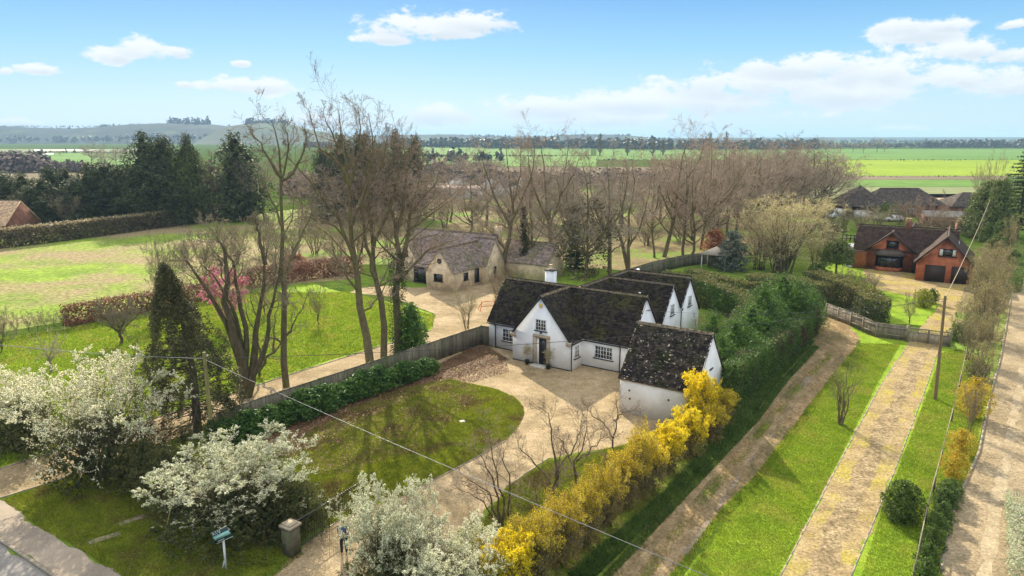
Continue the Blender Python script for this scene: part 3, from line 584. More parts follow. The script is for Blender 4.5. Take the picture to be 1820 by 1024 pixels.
RF=[[(-9.45,4.62-2.86,hz(2.86)),(-5.6,4.62-2.86,hz(2.86)),(-2.735,4.62,ZR),(-9.45,4.62,ZR)],
 [(.13,1.76,hz(2.86)),(4.33,1.76,hz(2.86)),(4.33,4.62,ZR),(-2.735,4.62,ZR)],
 [(-5.6,-.14,hz(2.865)),(-2.735,-.14,ZR),(-2.735,4.62,ZR),(-5.6,1.76,hz(2.865))],
 [(.13,-.14,hz(2.865)),(-2.735,-.14,ZR),(-2.735,4.62,ZR),(.13,1.76,hz(2.865))],
 [(-9.45,4.62,ZR),(-1.87,4.62,ZR),(-4.73,7.48,hz(2.86)),(-9.45,7.48,hz(2.86))],
 [(-1.87,4.62,ZR),(4.33,4.62,ZR),(4.33,7.36,hz(2.74)),(.87,7.36,hz(2.74))],
 [(-1.87,4.62,ZR),(.87,7.36,hz(2.74)),(-1.87,10.1,ZR)],
 [(-1.87,10.1,ZR),(.87,7.36,hz(2.74)),(4.33,7.36,hz(2.74)),(4.33,10.1,ZR)],
 [(-1.87,10.1,ZR),(.08,12.05,hz(1.95)),(4.33,12.05,hz(1.95)),(4.33,10.1,ZR)],
 [(-1.87,10.1,ZR),(.08,12.05,hz(1.95)),(-1.87,14.0,ZR)],
 [(-1.87,14.0,ZR),(.08,12.05,hz(1.95)),(4.33,12.05,hz(1.95)),(4.33,14.0,ZR)],
 [(-1.87,14.0,ZR),(4.33,14.0,ZR),(4.33,16.85,hz(2.85)),(-4.72,16.85,hz(2.85))],
 [(-1.87,4.62,ZR),(-1.87,14.0,ZR),(-4.72,16.85,hz(2.85)),(-4.72,7.47,hz(2.85))]]
for i,p in enumerate(RF): roof(H,p,tileM,seed=i)
for i,(a,b) in enumerate([((-9.45,4.62,ZR),(4.33,4.62,ZR)),((-2.735,-.14,ZR),(-2.735,4.5,ZR)),((-1.87,4.7,ZR),(-1.87,14,ZR)),((-1.87,10.1,ZR),(4.33,10.1,ZR)),((-1.87,14,ZR),(4.33,14,ZR)),((-1.87,14,ZR),(-4.72,16.85,hz(2.85)))]): ridge(H,a,b,seed=i)
u_=(1,0,0);S_=(0,-1,0);Ee=(1,0,0);v_=(0,1,0)
# front gable
window(H,(-2.72,0,3.35),u_,S_,1.0,.92,2,3)
window(H,(-7.15,1.9,1.32),u_,S_,1.35,1.1,2,3)
window(H,(1.95,1.9,1.38),u_,S_,1.55,1.02,3,3)
window(H,(0,1.0,1.35),v_,Ee,.75,1.0,2,3)
window(H,(4.2,4.6,2.75),v_,Ee,.95,.9,2,2); window(H,(4.203,10.1,3.55),v_,Ee,.8,.95,2,3); window(H,(4.206,14.2,3.55),v_,Ee,.8,.95,2,3); window(H,(4.203,9.9,1.3),v_,Ee,1.4,.9,3,3)
d=MB(); d.box(-3.22,-2.02+.2,-.16,.02,0,2.42)
# stone surround with an opening
sr=MB(); sr.box(-3.42,-3.1,-.14,.02,-.05,2.3); sr.box(-2.12,-1.86,-.14,.02,-.05,2.3); sr.box(-3.42,-1.86,-.145,.02,2.3,2.55); sr.build('door_surround',surrM,H)
dr=MB().box(-2.86,-2.12,-.06,.03,.12,2.3).build('front_door',blackM,H)
MB().box(-2.25,-2.2,-.10,-.06,1.05,1.2).box(-2.62,-2.36,-.085,-.06,1.1,1.16).build('door_handle',plain('brass',(.6,.42,.15),rough=.3,metal=1),dr); MB().box(-2.58,-2.40,-.075,-.058,1.55,2.1).build('door_light',darkglM,dr)
MB().box(-3.1,-2.86,-.05,.03,0,2.3).build('door_frame',wframeM,H)
MB().box(-3.3,-1.95,-.75,-.0,-.05,.12).build('doorstep',pm('paving_stone',(.45,.43,.38),(.6,.57,.5),scale=4,spots=(6,.1,(.3,.3,.3))),H)
MB().lathe([(.02,0),(.08,.03),(.09,.14),(.05,.22),(.015,.26)],(-2.62,-.2,2.66),8).build('porch_lamp',blackM,H)
ab=MB(); ab.lathe([(.13,-.05),(.16,0),(.16,.06),(.06,.10)],(-2.74,0,0),14); 
for V in ab.V: 
    t_=V.copy(); V[:,1]=-.02-t_[:,2]; V[:,2]=t_[:,1]+4.95
ab.build('alarm_box',plain('yellow_plastic',(.75,.5,.12)),H)
for (x0,x1) in ((-5.62,-5.2),(-.28,.13)): MB().box(x0,x1,-.2,.02,E_-.36,E_-.06).build('kneeler_stone',surrM,H)
def pipe(root,x,y,z0,z1,ax=(0,-1,0),m=None,off=.1):
    ax=Vector(ax); b=Vector((x,y,0)); mb=MB(); mb.tubes([[tuple(b+ax*(off+.14)+Vector((0,0,z1))),tuple(b+ax*(off+.12)+Vector((0,0,z1-.1))),tuple(b+ax*off+Vector((0,0,z1-.3))),tuple(b+ax*off+Vector((0,0,z1-.5))),tuple(b+ax*off+Vector((0,0,z0)))]],[[.045]*5],8,True)
    return mb.build('downpipe',m or blackM,root)
pipe(H,-8.55,1.9,.0,E_-.1); pipe(H,.12,-.02,.0,E_-.1,(.6,-.4,0),off=.03); pipe(H,3.4,1.9,0,E_-.1); pipe(H,4.21,12.05,0,3.3,(1,0,0))
for a,b in (((-9.45,1.72,2.16),(-5.65,1.72,2.16)),((.2,1.72,2.16),(4.33,1.72,2.16))): MB().beam(a,b,.12,.07).build('gutter',blackM,H)
MB().beam((.16,-.1,2.16),(.16,1.7,2.16),.12,.07).build('gutter',blackM,H)
for a,b in (((-9.3,1.885,.03),(-5.5,1.885,.03)),((-5.47,-.015,.03),(-3.45,-.015,.03)),((-1.8,-.015,.03),(0,-.015,.03)),((.01,1.885,.03),(4.2,1.885,.03))): MB().beam(a,b,.03,.10).build('plinth',blackM,H)
# bargeboards of the gables (thin pale edge)
def barge(root,c,hw,v,axis='v',m=None,zr=ZR,sl=SL):
    mb=MB()
    for s in (-1,1):
        a=(c,v,zr-.06) if axis=='v' else (v,c,zr-.06); b=(c+s*hw,v,zr-sl*hw-.06) if axis=='v' else (v,c+s*hw,zr-sl*hw-.06)
        mb.beam(a,b,.03,.1)
    return mb.build('verge_board',m or wframeM,root)
for c,hw in ((4.62,2.7),(10.1,2.1),(14.0,2.1)): barge(H,c,hw,4.31,'u',wallgM)
barge(H,-2.735,2.8,-.13,'v',blackM)
# chimney
ch=MB().box(-5.95,-5.15,5.7,6.35,3.5,6.55).build('chimney',whiteM,H)
MB().box(-6.0,-5.1,5.65,6.4,6.55,6.66).build('chimney_cap',slateDM,ch); MB().lathe([(.13,0),(.16,.05),(.12,.1),(.12,.36),(.15,.38),(.15,.42),(.1,.42)],(-5.55,6.02,6.66),12).build('chimney_pot',orangeM,ch)
# small dormer gable and vent between the wings
dm=MB(); dm.prism([(1.1,12.6,3.9),(2.3,12.6,3.9),(1.7,12.6,5.15)],(0,1.2,0)); dm.build('dormer',whiteM,H)
vt=MB().lathe([(.16,0),(.16,.05),(.07,.06),(.07,.3),(.12,.32),(.12,.36),(.03,.4)],(1.6,9.1,ZR-SL+.02),10).build('roof_vent',wframeM,H)
mb=MB(); mb.tubes([[(4.22,4.62,4.6),(4.5,4.62,4.62)]],[[.015,.015]],5); mb.tubes([[(4.42,4.3,4.62),(4.42,4.95,4.62)]],[[.012,.012]],5)
for k in range(4): mb.tubes([[(4.3+.0,4.35+.16*k,4.62),(4.62,4.35+.16*k,4.62)]],[[.008,.008]],4)
mb.build('wall_bracket',blackM,H)
# garage
GO=HO
Gr=empty('garage',HO,HA,'white rendered garage with big lichen speckled tile roof beside the yellow forsythia','garage')
gs=1.2; gc=-2.65; gz=5.62; gh=2.66
MB().prism([(6.85,gc-gh+.02,-.1),(6.85,gc+gh-.02,-.1),(6.85,gc+gh-.02,gz-gs*gh-.17),(6.85,gc,gz-.17),(6.85,gc-gh+.02,gz-gs*gh-.17)],(5.2,0,0)).build('wall',wallgM,Gr)
for i,s in enumerate((-1,1)): roof(Gr,[(6.75,gc+s*(gh+.08),gz-gs*(gh+.08)),(12.1,gc+s*(gh+.08),gz-gs*(gh+.08)),(12.1,gc,gz),(6.75,gc,gz)],tile2M,tw=.2,th=.15,lift=.045,ragged=.035,seed=30+i)
ridge(Gr,(6.72,gc,gz),(12.13,gc,gz),seed=9); barge(Gr,gc,gh,12.08,'u',wallgM,gz,gs)
MB().beam((6.78,gc-gh-.03,2.33),(12.08,gc-gh-.03,2.33),.05,.16).build('fascia_board',surrM,Gr)
for x,z in ((7.55,1.62),(7.6,1.05),(10.3,1.55)): MB().box(x-.05,x+.05,gc-gh-.03,gc-gh+.02,z-.05,z+.05).build('wall_vent',blackM,Gr)
MB().box(12.04,12.12,gc-.3,gc+.3,3.2,3.28).build('wall_bracket',blackM,Gr)
def hp(u,v,z=0): # house frame to world
    return Vector((HO.x+u*math.cos(HA)-v*math.sin(HA),HO.y+u*math.sin(HA)+v*math.cos(HA),z))
# ---- neighbour's stone cottage
def gabled(root,axis,c,hw,lo_,hi_,zr,ze,wm1,rm,oh=.2,z0=-.1,rseed=0,lo_h=0,tw=.3,th=.22,nr=True,thick=.08,wall='wall',ohg=.12):
    sl=(zr-ze)/hw; k=.14
    if axis=='u': pts=[(lo_,c-hw,z0),(lo_,c+hw,z0),(lo_,c+hw,ze-k),(lo_,c,zr-k),(lo_,c-hw,ze-k)]; d=(hi_-lo_,0,0); f=lambda a,b,z:(a,b,z)
    else: pts=[(c-hw,lo_,z0),(c+hw,lo_,z0),(c+hw,lo_,ze-k),(c,lo_,zr-k),(c-hw,lo_,ze-k)]; d=(0,hi_-lo_,0); f=lambda a,b,z:(b,a,z)
    MB().prism(pts,d).build(wall,wm1,root)
    for i,s in enumerate((-1,1)): roof(root,[f(lo_-ohg,c+s*(hw+oh),zr-sl*(hw+oh)),f(hi_+ohg,c+s*(hw+oh),zr-sl*(hw+oh)),f(hi_+ohg,c,zr),f(lo_-ohg,c,zr)],rm,tw,th,seed=rseed+i)
    if nr: ridge(root,f(lo_-ohg,c,zr),f(hi_+ohg,c,zr),seed=rseed)
SA=R(-31); SO=G(806,519)
St=empty('stone_cottage',SO,SA,'honey coloured stone cottage with several gables behind the bare trees','house')
gabled(St,'v',-2.0,2.0,0,9,4.95,2.45,stoneM,purpM,rseed=50)
gabled(St,'u',10.2,3.0,-13.5,-.3,5.6,2.4,stoneM,purpM,rseed=52)
gabled(St,'v',-9.0,2.1,2.4,9,5.2,2.4,stoneM,purpM,rseed=54)
gabled(St,'u',8.3,2.2,-2.5,.65,5.35,2.45,stoneM,purpM,rseed=56)
gabled(St,'u',13.8,2.4,-1,6.5,4.6,2.2,stoneM,purpM,rseed=58)
window(St,(-2.2,0,1.5),u_,S_,1.3,.9,2,2,bframeM); window(St,(0,2.6,1.45),v_,Ee,.9,.9,2,2,bframeM); window(St,(0,5.0,1.2),v_,Ee,1.0,1.7,2,2,bframeM)
window(St,(.65,8.2,1.2),v_,Ee,.6,1.4,1,2,bframeM); window(St,(-9,2.4,3.6),u_,S_,.6,.8,1,2,bframeM)
MB().lathe([(.30,0),(.33,.02),(.33,.05),(.24,.05)],(0,0,0),16).build('round_window',bframeM,St).matrix_local=Matrix.Translation((-2.0,0,3.55))@Matrix.Rotation(R(90),4,'X')
MB().box(-8.2,-4.1,2.0,2.9,-.1,2.2).build('porch_wall',stoneM,St); window(St,(-6.6,2.0,1.1),u_,S_,1.9,1.9,3,2,bframeM); roof(St,[(-8.4,1.8,2.2),(-4.1,1.8,2.2),(-4.1,4.6,3.4),(-8.4,4.6,3.4)],purpM,.3,.22,seed=61,name='porch_roof')
c_=MB().box(-.9,-.2,10.6,11.3,4.5,6.6).build('chimney',stoneM,St); MB().lathe([(.12,0),(.12,.35),(.15,.36),(.15,.42)],(-.55,10.95,6.6),10).build('chimney_pot',orangeM,c_)
# ---- red brick house at right
BA=R(-32); BO=G(1626,498)
Bh=empty('brick_house',BO,BA,'red brick house with dark tiled roofs, bay window and attached double garage','house')
gabled(Bh,'v',-3.5,2.9,5.6,9.5,5.35,2.9,brickM,slateBM,oh=.3,rseed=70,ohg=.45)
gabled(Bh,'u',8.6,3.0,-8.0,4.2,5.75,2.9,brickM,slateBM,rseed=72,z0=-.12)
gabled(Bh,'v',3.0,3.05,0,11.5,5.9,2.65,brickM,slateBM,oh=.3,rseed=74,ohg=.4,z0=-.13)
gabled(Bh,'v',-1.4,2.4,9,17,5.8,3.0,brickM,slateBM,rseed=76,z0=-.14)
for c,hw,v,zr,sl in ((-3.5,3.15,5.13,5.35,.845),(3.0,3.3,-.42,5.9,1.065)):
    mb=MB()
    for s in (-1,1): mb.beam((c,v,zr-.08),(c+s*hw,v,zr-sl*hw-.08),.04,.2)
    mb.build('bargeboard',bframeM,Bh)
window(Bh,(-3.3,5.6,3.65),u_,S_,1.5,1.05,2,1,bframeM,lights=1); window(Bh,(3.2,0,3.85),u_,S_,1.9,.95,3,1,bframeM,lights=1)
cu=plain('curtain',(.7,.7,.66)); MB().box(2.32,2.68,-.045,-.035,3.45,4.25).box(3.75,4.1,-.045,-.035,3.45,4.25).build('curtains',cu,Bh)
for x0,x1 in ((.95,3.2),(3.85,5.75)):
    g=MB(); g.box(x0,x1,-.03,.03,0,2.15)
    for k in range(1,9): g.box(x0+(x1-x0)*k/9-.01,x0+(x1-x0)*k/9+.01,-.045,-.03,.02,2.13)
    g.build('garage_door',bframeM,Bh)
bay=MB(); bay.prism([(-5.2,5.6,0),(-4.7,4.9,0),(-2.3,4.9,0),(-1.8,5.6,0)],(0,0,.55)); bay.build('bay_base',brickM,Bh)
fr=MB()
for p in ((-5.15,5.55),(-4.68,4.93),(-3.9,4.92),(-3.1,4.92),(-2.32,4.93),(-1.85,5.55)): fr.box(p[0]-.05,p[0]+.05,p[1]-.05,p[1]+.05,.55,2.2)
bw=fr.build('bay_window',bframeM,Bh); MB().prism([(-5.12,5.6,.55),(-4.68,4.96,.55),(-2.32,4.96,.55),(-1.88,5.6,.55)],(0,0,1.6)).build('pane',darkglM,bw)
rb=MB(); z0,z1=2.2,2.85; A=[(-5.6,5.6,z0),(-4.85,4.5,z0),(-2.15,4.5,z0),(-1.4,5.6,z0)]; B=[(-4.9,5.6,z1),(-4.5,5.2,z1),(-2.5,5.2,z1),(-2.1,5.6,z1)]
rb.add(A+B,Q=[(0,1,5,4),(1,2,6,5),(2,3,7,6)],P=[[4,5,6,7],[0,3,2,1]]); rb.build('bay_roof',slateDM,Bh)
MB().box(-.35,-.15,5.0,5.6,-.1,2.3).box(-.7,-.1,5.45,5.58,0,2.2).build('side_porch',bframeM,Bh)
cb_=MB().box(-2.2,-1.4,8.3,9.0,5.0,6.7).build('chimney',brick2M,Bh); MB().lathe([(.13,0),(.13,.3),(.16,.32),(.16,.38)],(-2.0,8.65,6.7),10).lathe([(.13,0),(.13,.3),(.16,.32),(.16,.38)],(-1.6,8.65,6.7),10).build('chimney_pots',orangeM,cb_)
cn=MB()
for x in (-8.9,-8.0,-7.2,-6.5): cn.box(x-.05,x+.05,5.7,5.8,0,2.4)
for y in (6.8,7.9): cn.box(-8.95,-8.85,y-.05,y+.05,0,2.4)
cn.box(-8.95,-6.45,5.68,5.78,.0,.25); cn.box(-8.95,-6.45,5.70,5.80,2.3,2.42)
cv=cn.build('conservatory_frame',wframeM,Bh); MB().box(-8.85,-6.5,5.74,8.0,.25,2.3).build('pane',darkglM,cv); MB().prism([(-9.1,5.5,2.42),(-6.4,5.5,2.42),(-6.4,8.2,3.0),(-9.1,8.2,3.0)],(0,0,.08)).build('lean_to_roof',plain('grey_lead',(.22,.24,.27)),Bh)
for x0 in (4.2,): MB().prism([(4.3,3.0,4.6),(4.35,3.0,4.55),(4.35,6.6,4.55),(4.3,6.6,4.6)],(0,0,.12)).build('rooflight',plain('pale_rooflight',(.6,.62,.66),rough=.2),Bh)
def flue(root,x,y,z): pass
# sheds behind the brick house
sh=G(1745,418); Sh=empty('garden_shed',sh,R(-25),'small shed with orange tiled roof behind the brick house','shed')
gabled(Sh,'u',2.0,1.8,-4,4.5,2.9,2.1,brick2M,orangeM,rseed=80)
s2=G(1735,408); S2=empty('outbuilding',s2,R(-20),'long grey roofed outbuilding behind the orange tiled shed','outbuilding'); gabled(S2,'u',3.2,2.2,-9,5,3.2,2.3,brick2M,pm('grey_sheet_roof',(.3,.28,.26),(.4,.38,.35),scale=1),rseed=82,nr=False)
# dark bungalow
bo=G(1498,388); Bu=empty('dark_bungalow',bo,R(-4),'long low bungalow with dark hipped roofs and open cart bays behind the brick house','house')
def hip(root,x0,x1,y0,y1,ze,zr,m,rs=0,ex0=None,ex1=None):
    c=(y0+y1)/2; h=(y1-y0)/2; a=x0+(h if ex0 is None else ex0); b=x1-(h if ex1 is None else ex1)
    roof(root,[(x0,y0,ze),(x1,y0,ze),(b,c,zr),(a,c,zr)],m,.4,.35,seed=rs,lift=.05); roof(root,[(x0,y1,ze),(x1,y1,ze),(b,c,zr),(a,c,zr)],m,.4,.35,seed=rs+1,lift=.05)
    roof(root,[(x0,y0,ze),(x0,y1,ze),(a,c,zr)],m,.4,.35,seed=rs+2,lift=.05); roof(root,[(x1,y0,ze),(x1,y1,ze),(b,c,zr)],m,.4,.35,seed=rs+3,lift=.05)
    for p,q in (((x0,y0,ze),(a,c,zr)),((x1,y0,ze),(b,c,zr)),((a,c,zr),(b,c,zr))): ridge(root,p,q,slateDM,r=.2)
MB().box(.4,.9,.3,9,-.1,2.6).box(5.3,6.0,.3,9,-.1,2.6).box(.9,5.3,8,8.9,-.1,2.6).box(6,10,.35,9,-.1,2.6).build('wall',brick2M,Bu)
MB().box(10,22,3,10.5,-.1,2.7).build('wall',brick2M,Bu); MB().box(22,34,1,10,-.1,2.7).build('wall',brick2M,Bu)
hip(Bu,-.4,10.5,-.4,10,2.65,7.0,slateDM,90); hip(Bu,6,24,2.6,11.6,2.72,6.3,slateDM,94); hip(Bu,23.5,35,.4,10,2.74,5.6,slateDM,98)
window(Bu,(12,3,1.5),u_,S_,2.2,1.6,2,1); window(Bu,(16,3,1.5),u_,S_,1.6,1.2,2,1)
# ---- cottage at the left edge
co=G(-34,428); Co=empty('tiled_cottage',co,R(-8),'cottage with sunlit orange pantile roof and brick chimney at the left edge','house')
gabled(Co,'u',6.5,4.0,-14,3.0,6.6,2.6,brick2M,orangeM,rseed=110,tw=.35,th=.3); gabled(Co,'v',-2.6,3.6,-1,6,5.2,2.4,brick2M,orangeM,rseed=112,tw=.35,th=.3)
q=MB().box(-5.2,-4.0,5.9,7.1,4.8,8.3).build('chimney',brick2M,Co); MB().box(-5.3,-3.9,5.8,7.2,8.3,8.45).build('chimney_cap',wallgM,q); MB().lathe([(.2,0),(.2,.5),(.25,.5),(.25,.6)],(-4.6,6.5,8.45),10).build('chimney_pot',wallgM,q)
# ---- far farm with white gables
fo=G(800,352); Fa=empty('farm_buildings',fo,R(-14),'distant low white buildings with two white gables and a long pale flat roof','farm')
gabled(Fa,'v',0,5,8,18,6.2,3.2,wframeM,slateDM,rseed=120,tw=.6,th=.5,nr=False); gabled(Fa,'v',11.5,4.6,6,20,6.0,3.0,wframeM,slateDM,rseed=122,tw=.6,th=.5,nr=False); gabled(Fa,'u',20,4.5,-6,17,6.8,3.2,wframeM,slateDM,rseed=124,tw=.6,th=.5,nr=False)
MB().box(-12,13,-1,6,-.1,2.6).build('wall',wframeM,Fa); MB().prism([(-12.5,-1.5,2.62),(13.5,-1.5,2.62),(13.5,6.5,3.3),(-12.5,6.5,3.3)],(0,0,.25)).build('flat_roof',pm('pinkish_felt',(.42,.31,.27),(.5,.38,.33),scale=.5),Fa)
MB().box(-9,2,6.6,7.6,3.0,3.9).build('parapet',plain('pale_parapet',(.8,.77,.66)),Fa)
for k in range(6): window(Fa,(-8+4*k,-1,1.5),u_,S_,2.2,1.3,2,1,wframeM)
so_=G(1272,478); Su=empty('summerhouse',so_,R(-30),'small open summerhouse with pale hipped roof beside the blue grey shrub','summerhouse')
for x in (-1.6,1.6):
    for y in (-1.6,1.6): MB().box(x-.06,x+.06,y-.06,y+.06,0,2.2).build('post',wframeM,Su)
MB().box(-1.5,1.5,1.4,1.5,0,2.2).build('back_wall',woodM,Su)
V=[(-2,-2,2.2),(2,-2,2.2),(2,2,2.2),(-2,2,2.2),(0,0,3.2)]; MB().add(V,T=[(0,1,4),(1,2,4),(2,3,4),(3,0,4)],Q=[(3,2,1,0)]).build('roof',pm('pale_felt_roof',(.42,.36,.28),(.52,.46,.36),scale=2),Su)
# ================================================================== fences, gates, poles
def fence(P,h,name,label,pm_,m,bw=.15,th=.025,cap=True,post=True):
    root=empty(name,P[0],0,label,'fence'); o=P[0]; rg=random.Random(4)
    for a,b in zip(P,P[1:]):
        L=(b-a).length; n=max(1,round(L/2.4)); t=(b-a).normalized(); nv=Vector((-t.y,t.x,0))
        for i in range(n):
            p=a.lerp(b,i/n)-o; q_=a.lerp(b,(i+1)/n)-o
            mb=MB(); k=int((q_-p).length/bw)
            for j in range(k):
                c=p.lerp(q_,(j+.5)/k)+nv*(.012*(j%2))+Vector((0,0,h/2+rg.uniform(-.008,.008)))
                mb.obox(c[:],(t*(bw*.495))[:],(nv*th/2)[:],(0,0,h/2-.02))
            if cap: mb.beam((p+Vector((0,0,h))+nv*.006)[:],(q_+Vector((0,0,h))+nv*.006)[:],.07,.035)
            mb.beam((p+Vector((0,0,h*.3))-nv*.05)[:],(q_+Vector((0,0,h*.3))-nv*.05)[:],.05,.08); mb.beam((p+Vector((0,0,h*.8))-nv*.05)[:],(q_+Vector((0,0,h*.8))-nv*.05)[:],.05,.08)
            mb.build('panel',m,root)
            if post: MB().obox((p-nv*.05+Vector((0,0,h/2)))[:],(t*.05)[:],(nv*.05)[:],(0,0,h/2+.04)).build('post',m,root)
    return root
f_bt=[G(856,608),G(780,644)]
fl=(f_bt[0]-f_bt[1]).normalized()
A0=G(856,579,1.75); A1=G(700,630,1.75); A2=G(460,708,1.75); A3=G(383,735,1.75)
for p in (A0,A1,A2,A3): p.z=0
fence([hp(-9.32,1.95),A0,A1,A2,A3],1.75,'boundary_fence','tall close boarded wooden fence between the white house and the neighbour\'s drive',None,woodM)
fence([G(1468,562),G(1512,579),G(1556,599),G(1609,606)],1.35,'drive_fence','grey close boarded fence running up to the wide drive gate','',wood2M,.12)
# gate on the drive
ga,gb=G(1611,607),G(1687,617); gt=empty('drive_gate',ga,0,'wide grey wooden double gate with spindle top rail across the gravel drive','gate')
L=gb-ga; Tn=L.normalized()
for k in range(2):
    p=L*(k*.5+.01); q_=L*(k*.5+.49); mb=MB(); n=16
    for j in range(n): c=p.lerp(q_,(j+.5)/n)+Vector((0,0,.5)); mb.obox(c[:],(Tn*L.length*.48/n/2*.94)[:],(-Tn.y*.012,Tn.x*.012,0),(0,0,.44))
    for j in range(n): c=p.lerp(q_,(j+.5)/n)+Vector((0,0,1.12)); mb.obox(c[:],(Tn*.02)[:],(-Tn.y*.012,Tn.x*.012,0),(0,0,.17))
    for z in (.08,.95,1.3): mb.beam((p+Vector((0,0,z)))[:],(q_+Vector((0,0,z)))[:],.05,.09)
    mb.beam((p+Vector((0,0,.04)))[:],(p+Vector((0,0,1.34)))[:],.07,.07); mb.beam((q_+Vector((0,0,.04)))[:],(q_+Vector((0,0,1.34)))[:],.07,.07)
    mb.build('gate_leaf',wood2M,gt)
for p in (Vector(),L): MB().obox((p+Vector((0,0,.75)))[:],(.08,0,0),(0,.08,0),(0,0,.75)).build('gate_post',wood2M,gt)
# iron gate at the entrance
ia,ib=G(533,975),G(640,905); T=(ib-ia).normalized(); ln=(ib-ia).length
ig=empty('iron_gate',ia,0,'black iron railing gate with bright top rail at the entrance beside the stone pier','gate')
mb=MB(); n=int(ln/.13)
for j in range(n+1):
    p=(ib-ia)*(j/n); mb.tubes([[(p+Vector((0,0,.08)))[:],(p+Vector((0,0,1.42)))[:]]],[[.011,.011]] if j%7 else [[.022,.022]],5,True)
mb.build('bars',blackM,ig); mb=MB()
for z in (.12,1.4): mb.beam((0,0,z),((ib-ia)+Vector((0,0,z)))[:],.045,.03)
mb.build('rails',plain('iron_rail',(.10,.10,.10),rough=.25,metal=.6,spec=.6),ig)
def pier(loc,label):
    r=empty('gate_pier',loc,math.atan2(T.y,T.x),label,'gate pier','stone gate piers')
    MB().box(-.28,.28,-.28,.28,-.05,1.35).build('shaft',pm('mossy_shaded_pier_stone',(.09,.08,.05),(.17,.15,.10),scale=3,c3=(.10,.12,.05),s3=2,bump=.6,bs=10),r)  # base stone colour darkened to carry the shade over the pier; green is moss
    MB().box(-.34,.34,-.34,.34,1.35,1.45).box(-.25,.25,-.25,.25,1.45,1.53).build('capstone',surrM,r)
pier(ia-T*.45,'squat mossy stone gate pier at the left end of the iron gate')
# side railing left of pier
# person by the gate
def person(loc,rz):
    def skin(name,verts,edges,radii,m,parent=None,sub=1):
        me=bpy.data.meshes.new(name); me.from_pydata(verts,edges,[]); o=bpy.data.objects.new(name,me); col.objects.link(o)
        md=o.modifiers.new('s','SKIN'); md.use_smooth_shade=True
        for v,r in zip(me.skin_vertices[0].data,radii): v.radius=r if isinstance(r,tuple) else (r,r)
        me.skin_vertices[0].data[0].use_root=True
        o.modifiers.new('u','SUBSURF').levels=sub
        dg=bpy.context.evaluated_depsgraph_get(); em=bpy.data.meshes.new_from_object(o.evaluated_get(dg)); bpy.data.objects.remove(o)
        em.name=name; em.materials.clear(); em.materials.append(m); return put(name,em,parent)
    skinM=plain('skin',(.55,.36,.26)); b=None
    V=[(0,0,.92),(0,.0,1.1),(0,.01,1.3),(0,0,1.45),(0,0,1.53),(0,-.01,1.60),(0,-.015,1.68),(0,-.01,1.74)]; E=[(i,i+1) for i in range(7)]; r=[(.15,.11),(.13,.10),(.16,.11),(.10,.08),(.055,.055),(.072,.085),(.078,.098),(.05,.06)]
    def chain(pts,rr,root):
        nonlocal V,E,r
        k=root
        for p,q in zip(pts,rr): V.append(p);r.append(q);E.append((k,len(V)-1));k=len(V)-1
        return k
    for s in (-1,1):
        chain([(s*.09,0,.86),(s*.10,-.02,.5),(s*.10,.02,.1),(s*.105,.0,.04),(s*.11,-.13,.03)],[(.09,.09),(.06,.06),(.04,.04),(.035,.04),(.035,.025)],0)
        h=chain([(s*.17,0,1.42),(s*.23,.02,1.14),(s*.22,-.08,.92),(s*.22,-.12,.86)],[(.055,.055),(.042,.042),(.028,.028),(.034,.018)],3)
        for j in range(4): chain([(s*(.20+.014*j),-.135-.002*j,.80-(.004 if j in(1,2) else -.006)),(s*(.20+.014*j),-.125,.765)],[(.008,.008),(.007,.007)],h)
        chain([(s*.185,-.135,.85),(s*.18,-.145,.815)],[(.01,.01),(.008,.008)],h)
    b=skin('person',V,E,r,skinM); b.location=loc;b.rotation_euler.z=rz
    tag(b,'person in blue top and dark trousers standing at the iron gate beside white blossom','person')
    skin('top',[(0,0,.95),(0,0,1.1),(0,.01,1.3),(0,0,1.44),(-.17,0,1.42),(-.23,.02,1.16),(.17,0,1.42),(.23,.02,1.16)],[(0,1),(1,2),(2,3),(3,4),(4,5),(3,6),(6,7)],[(.17,.13),(.155,.12),(.18,.13),(.11,.095),(.07,.07),(.058,.058),(.07,.07),(.058,.058)],plain('blue_cloth',(.07,.10,.28),rough=.9),b)
    V2=[(0,0,.93)];E2=[];R2=[(.16,.125)]
    for s in (-1,1):
        k=len(V2);V2+=[(s*.09,0,.85),(s*.10,-.02,.5),(s*.10,.02,.09)];E2+=[(0,k),(k,k+1),(k+1,k+2)];R2+=[(.10,.10),(.072,.072),(.058,.058)]
    skin('trousers',V2,E2,R2,plain('dark_cloth',(.02,.022,.03),rough=.9),b)
    skin('hair',[(0,.03,1.56),(0,.03,1.66),(0,.015,1.745)],[(0,1),(1,2)],[(.085,.075),(.095,.095),(.07,.085)],plain('brown_hair',(.10,.045,.025),rough=.7),b)
    f=MB(); f.box(-.012,.012,-.125,-.095,1.63,1.665); f.box(-.025,.025,-.104,-.098,1.595,1.603); f.build('face',skinM,b)
person(G(612,985),R(200))
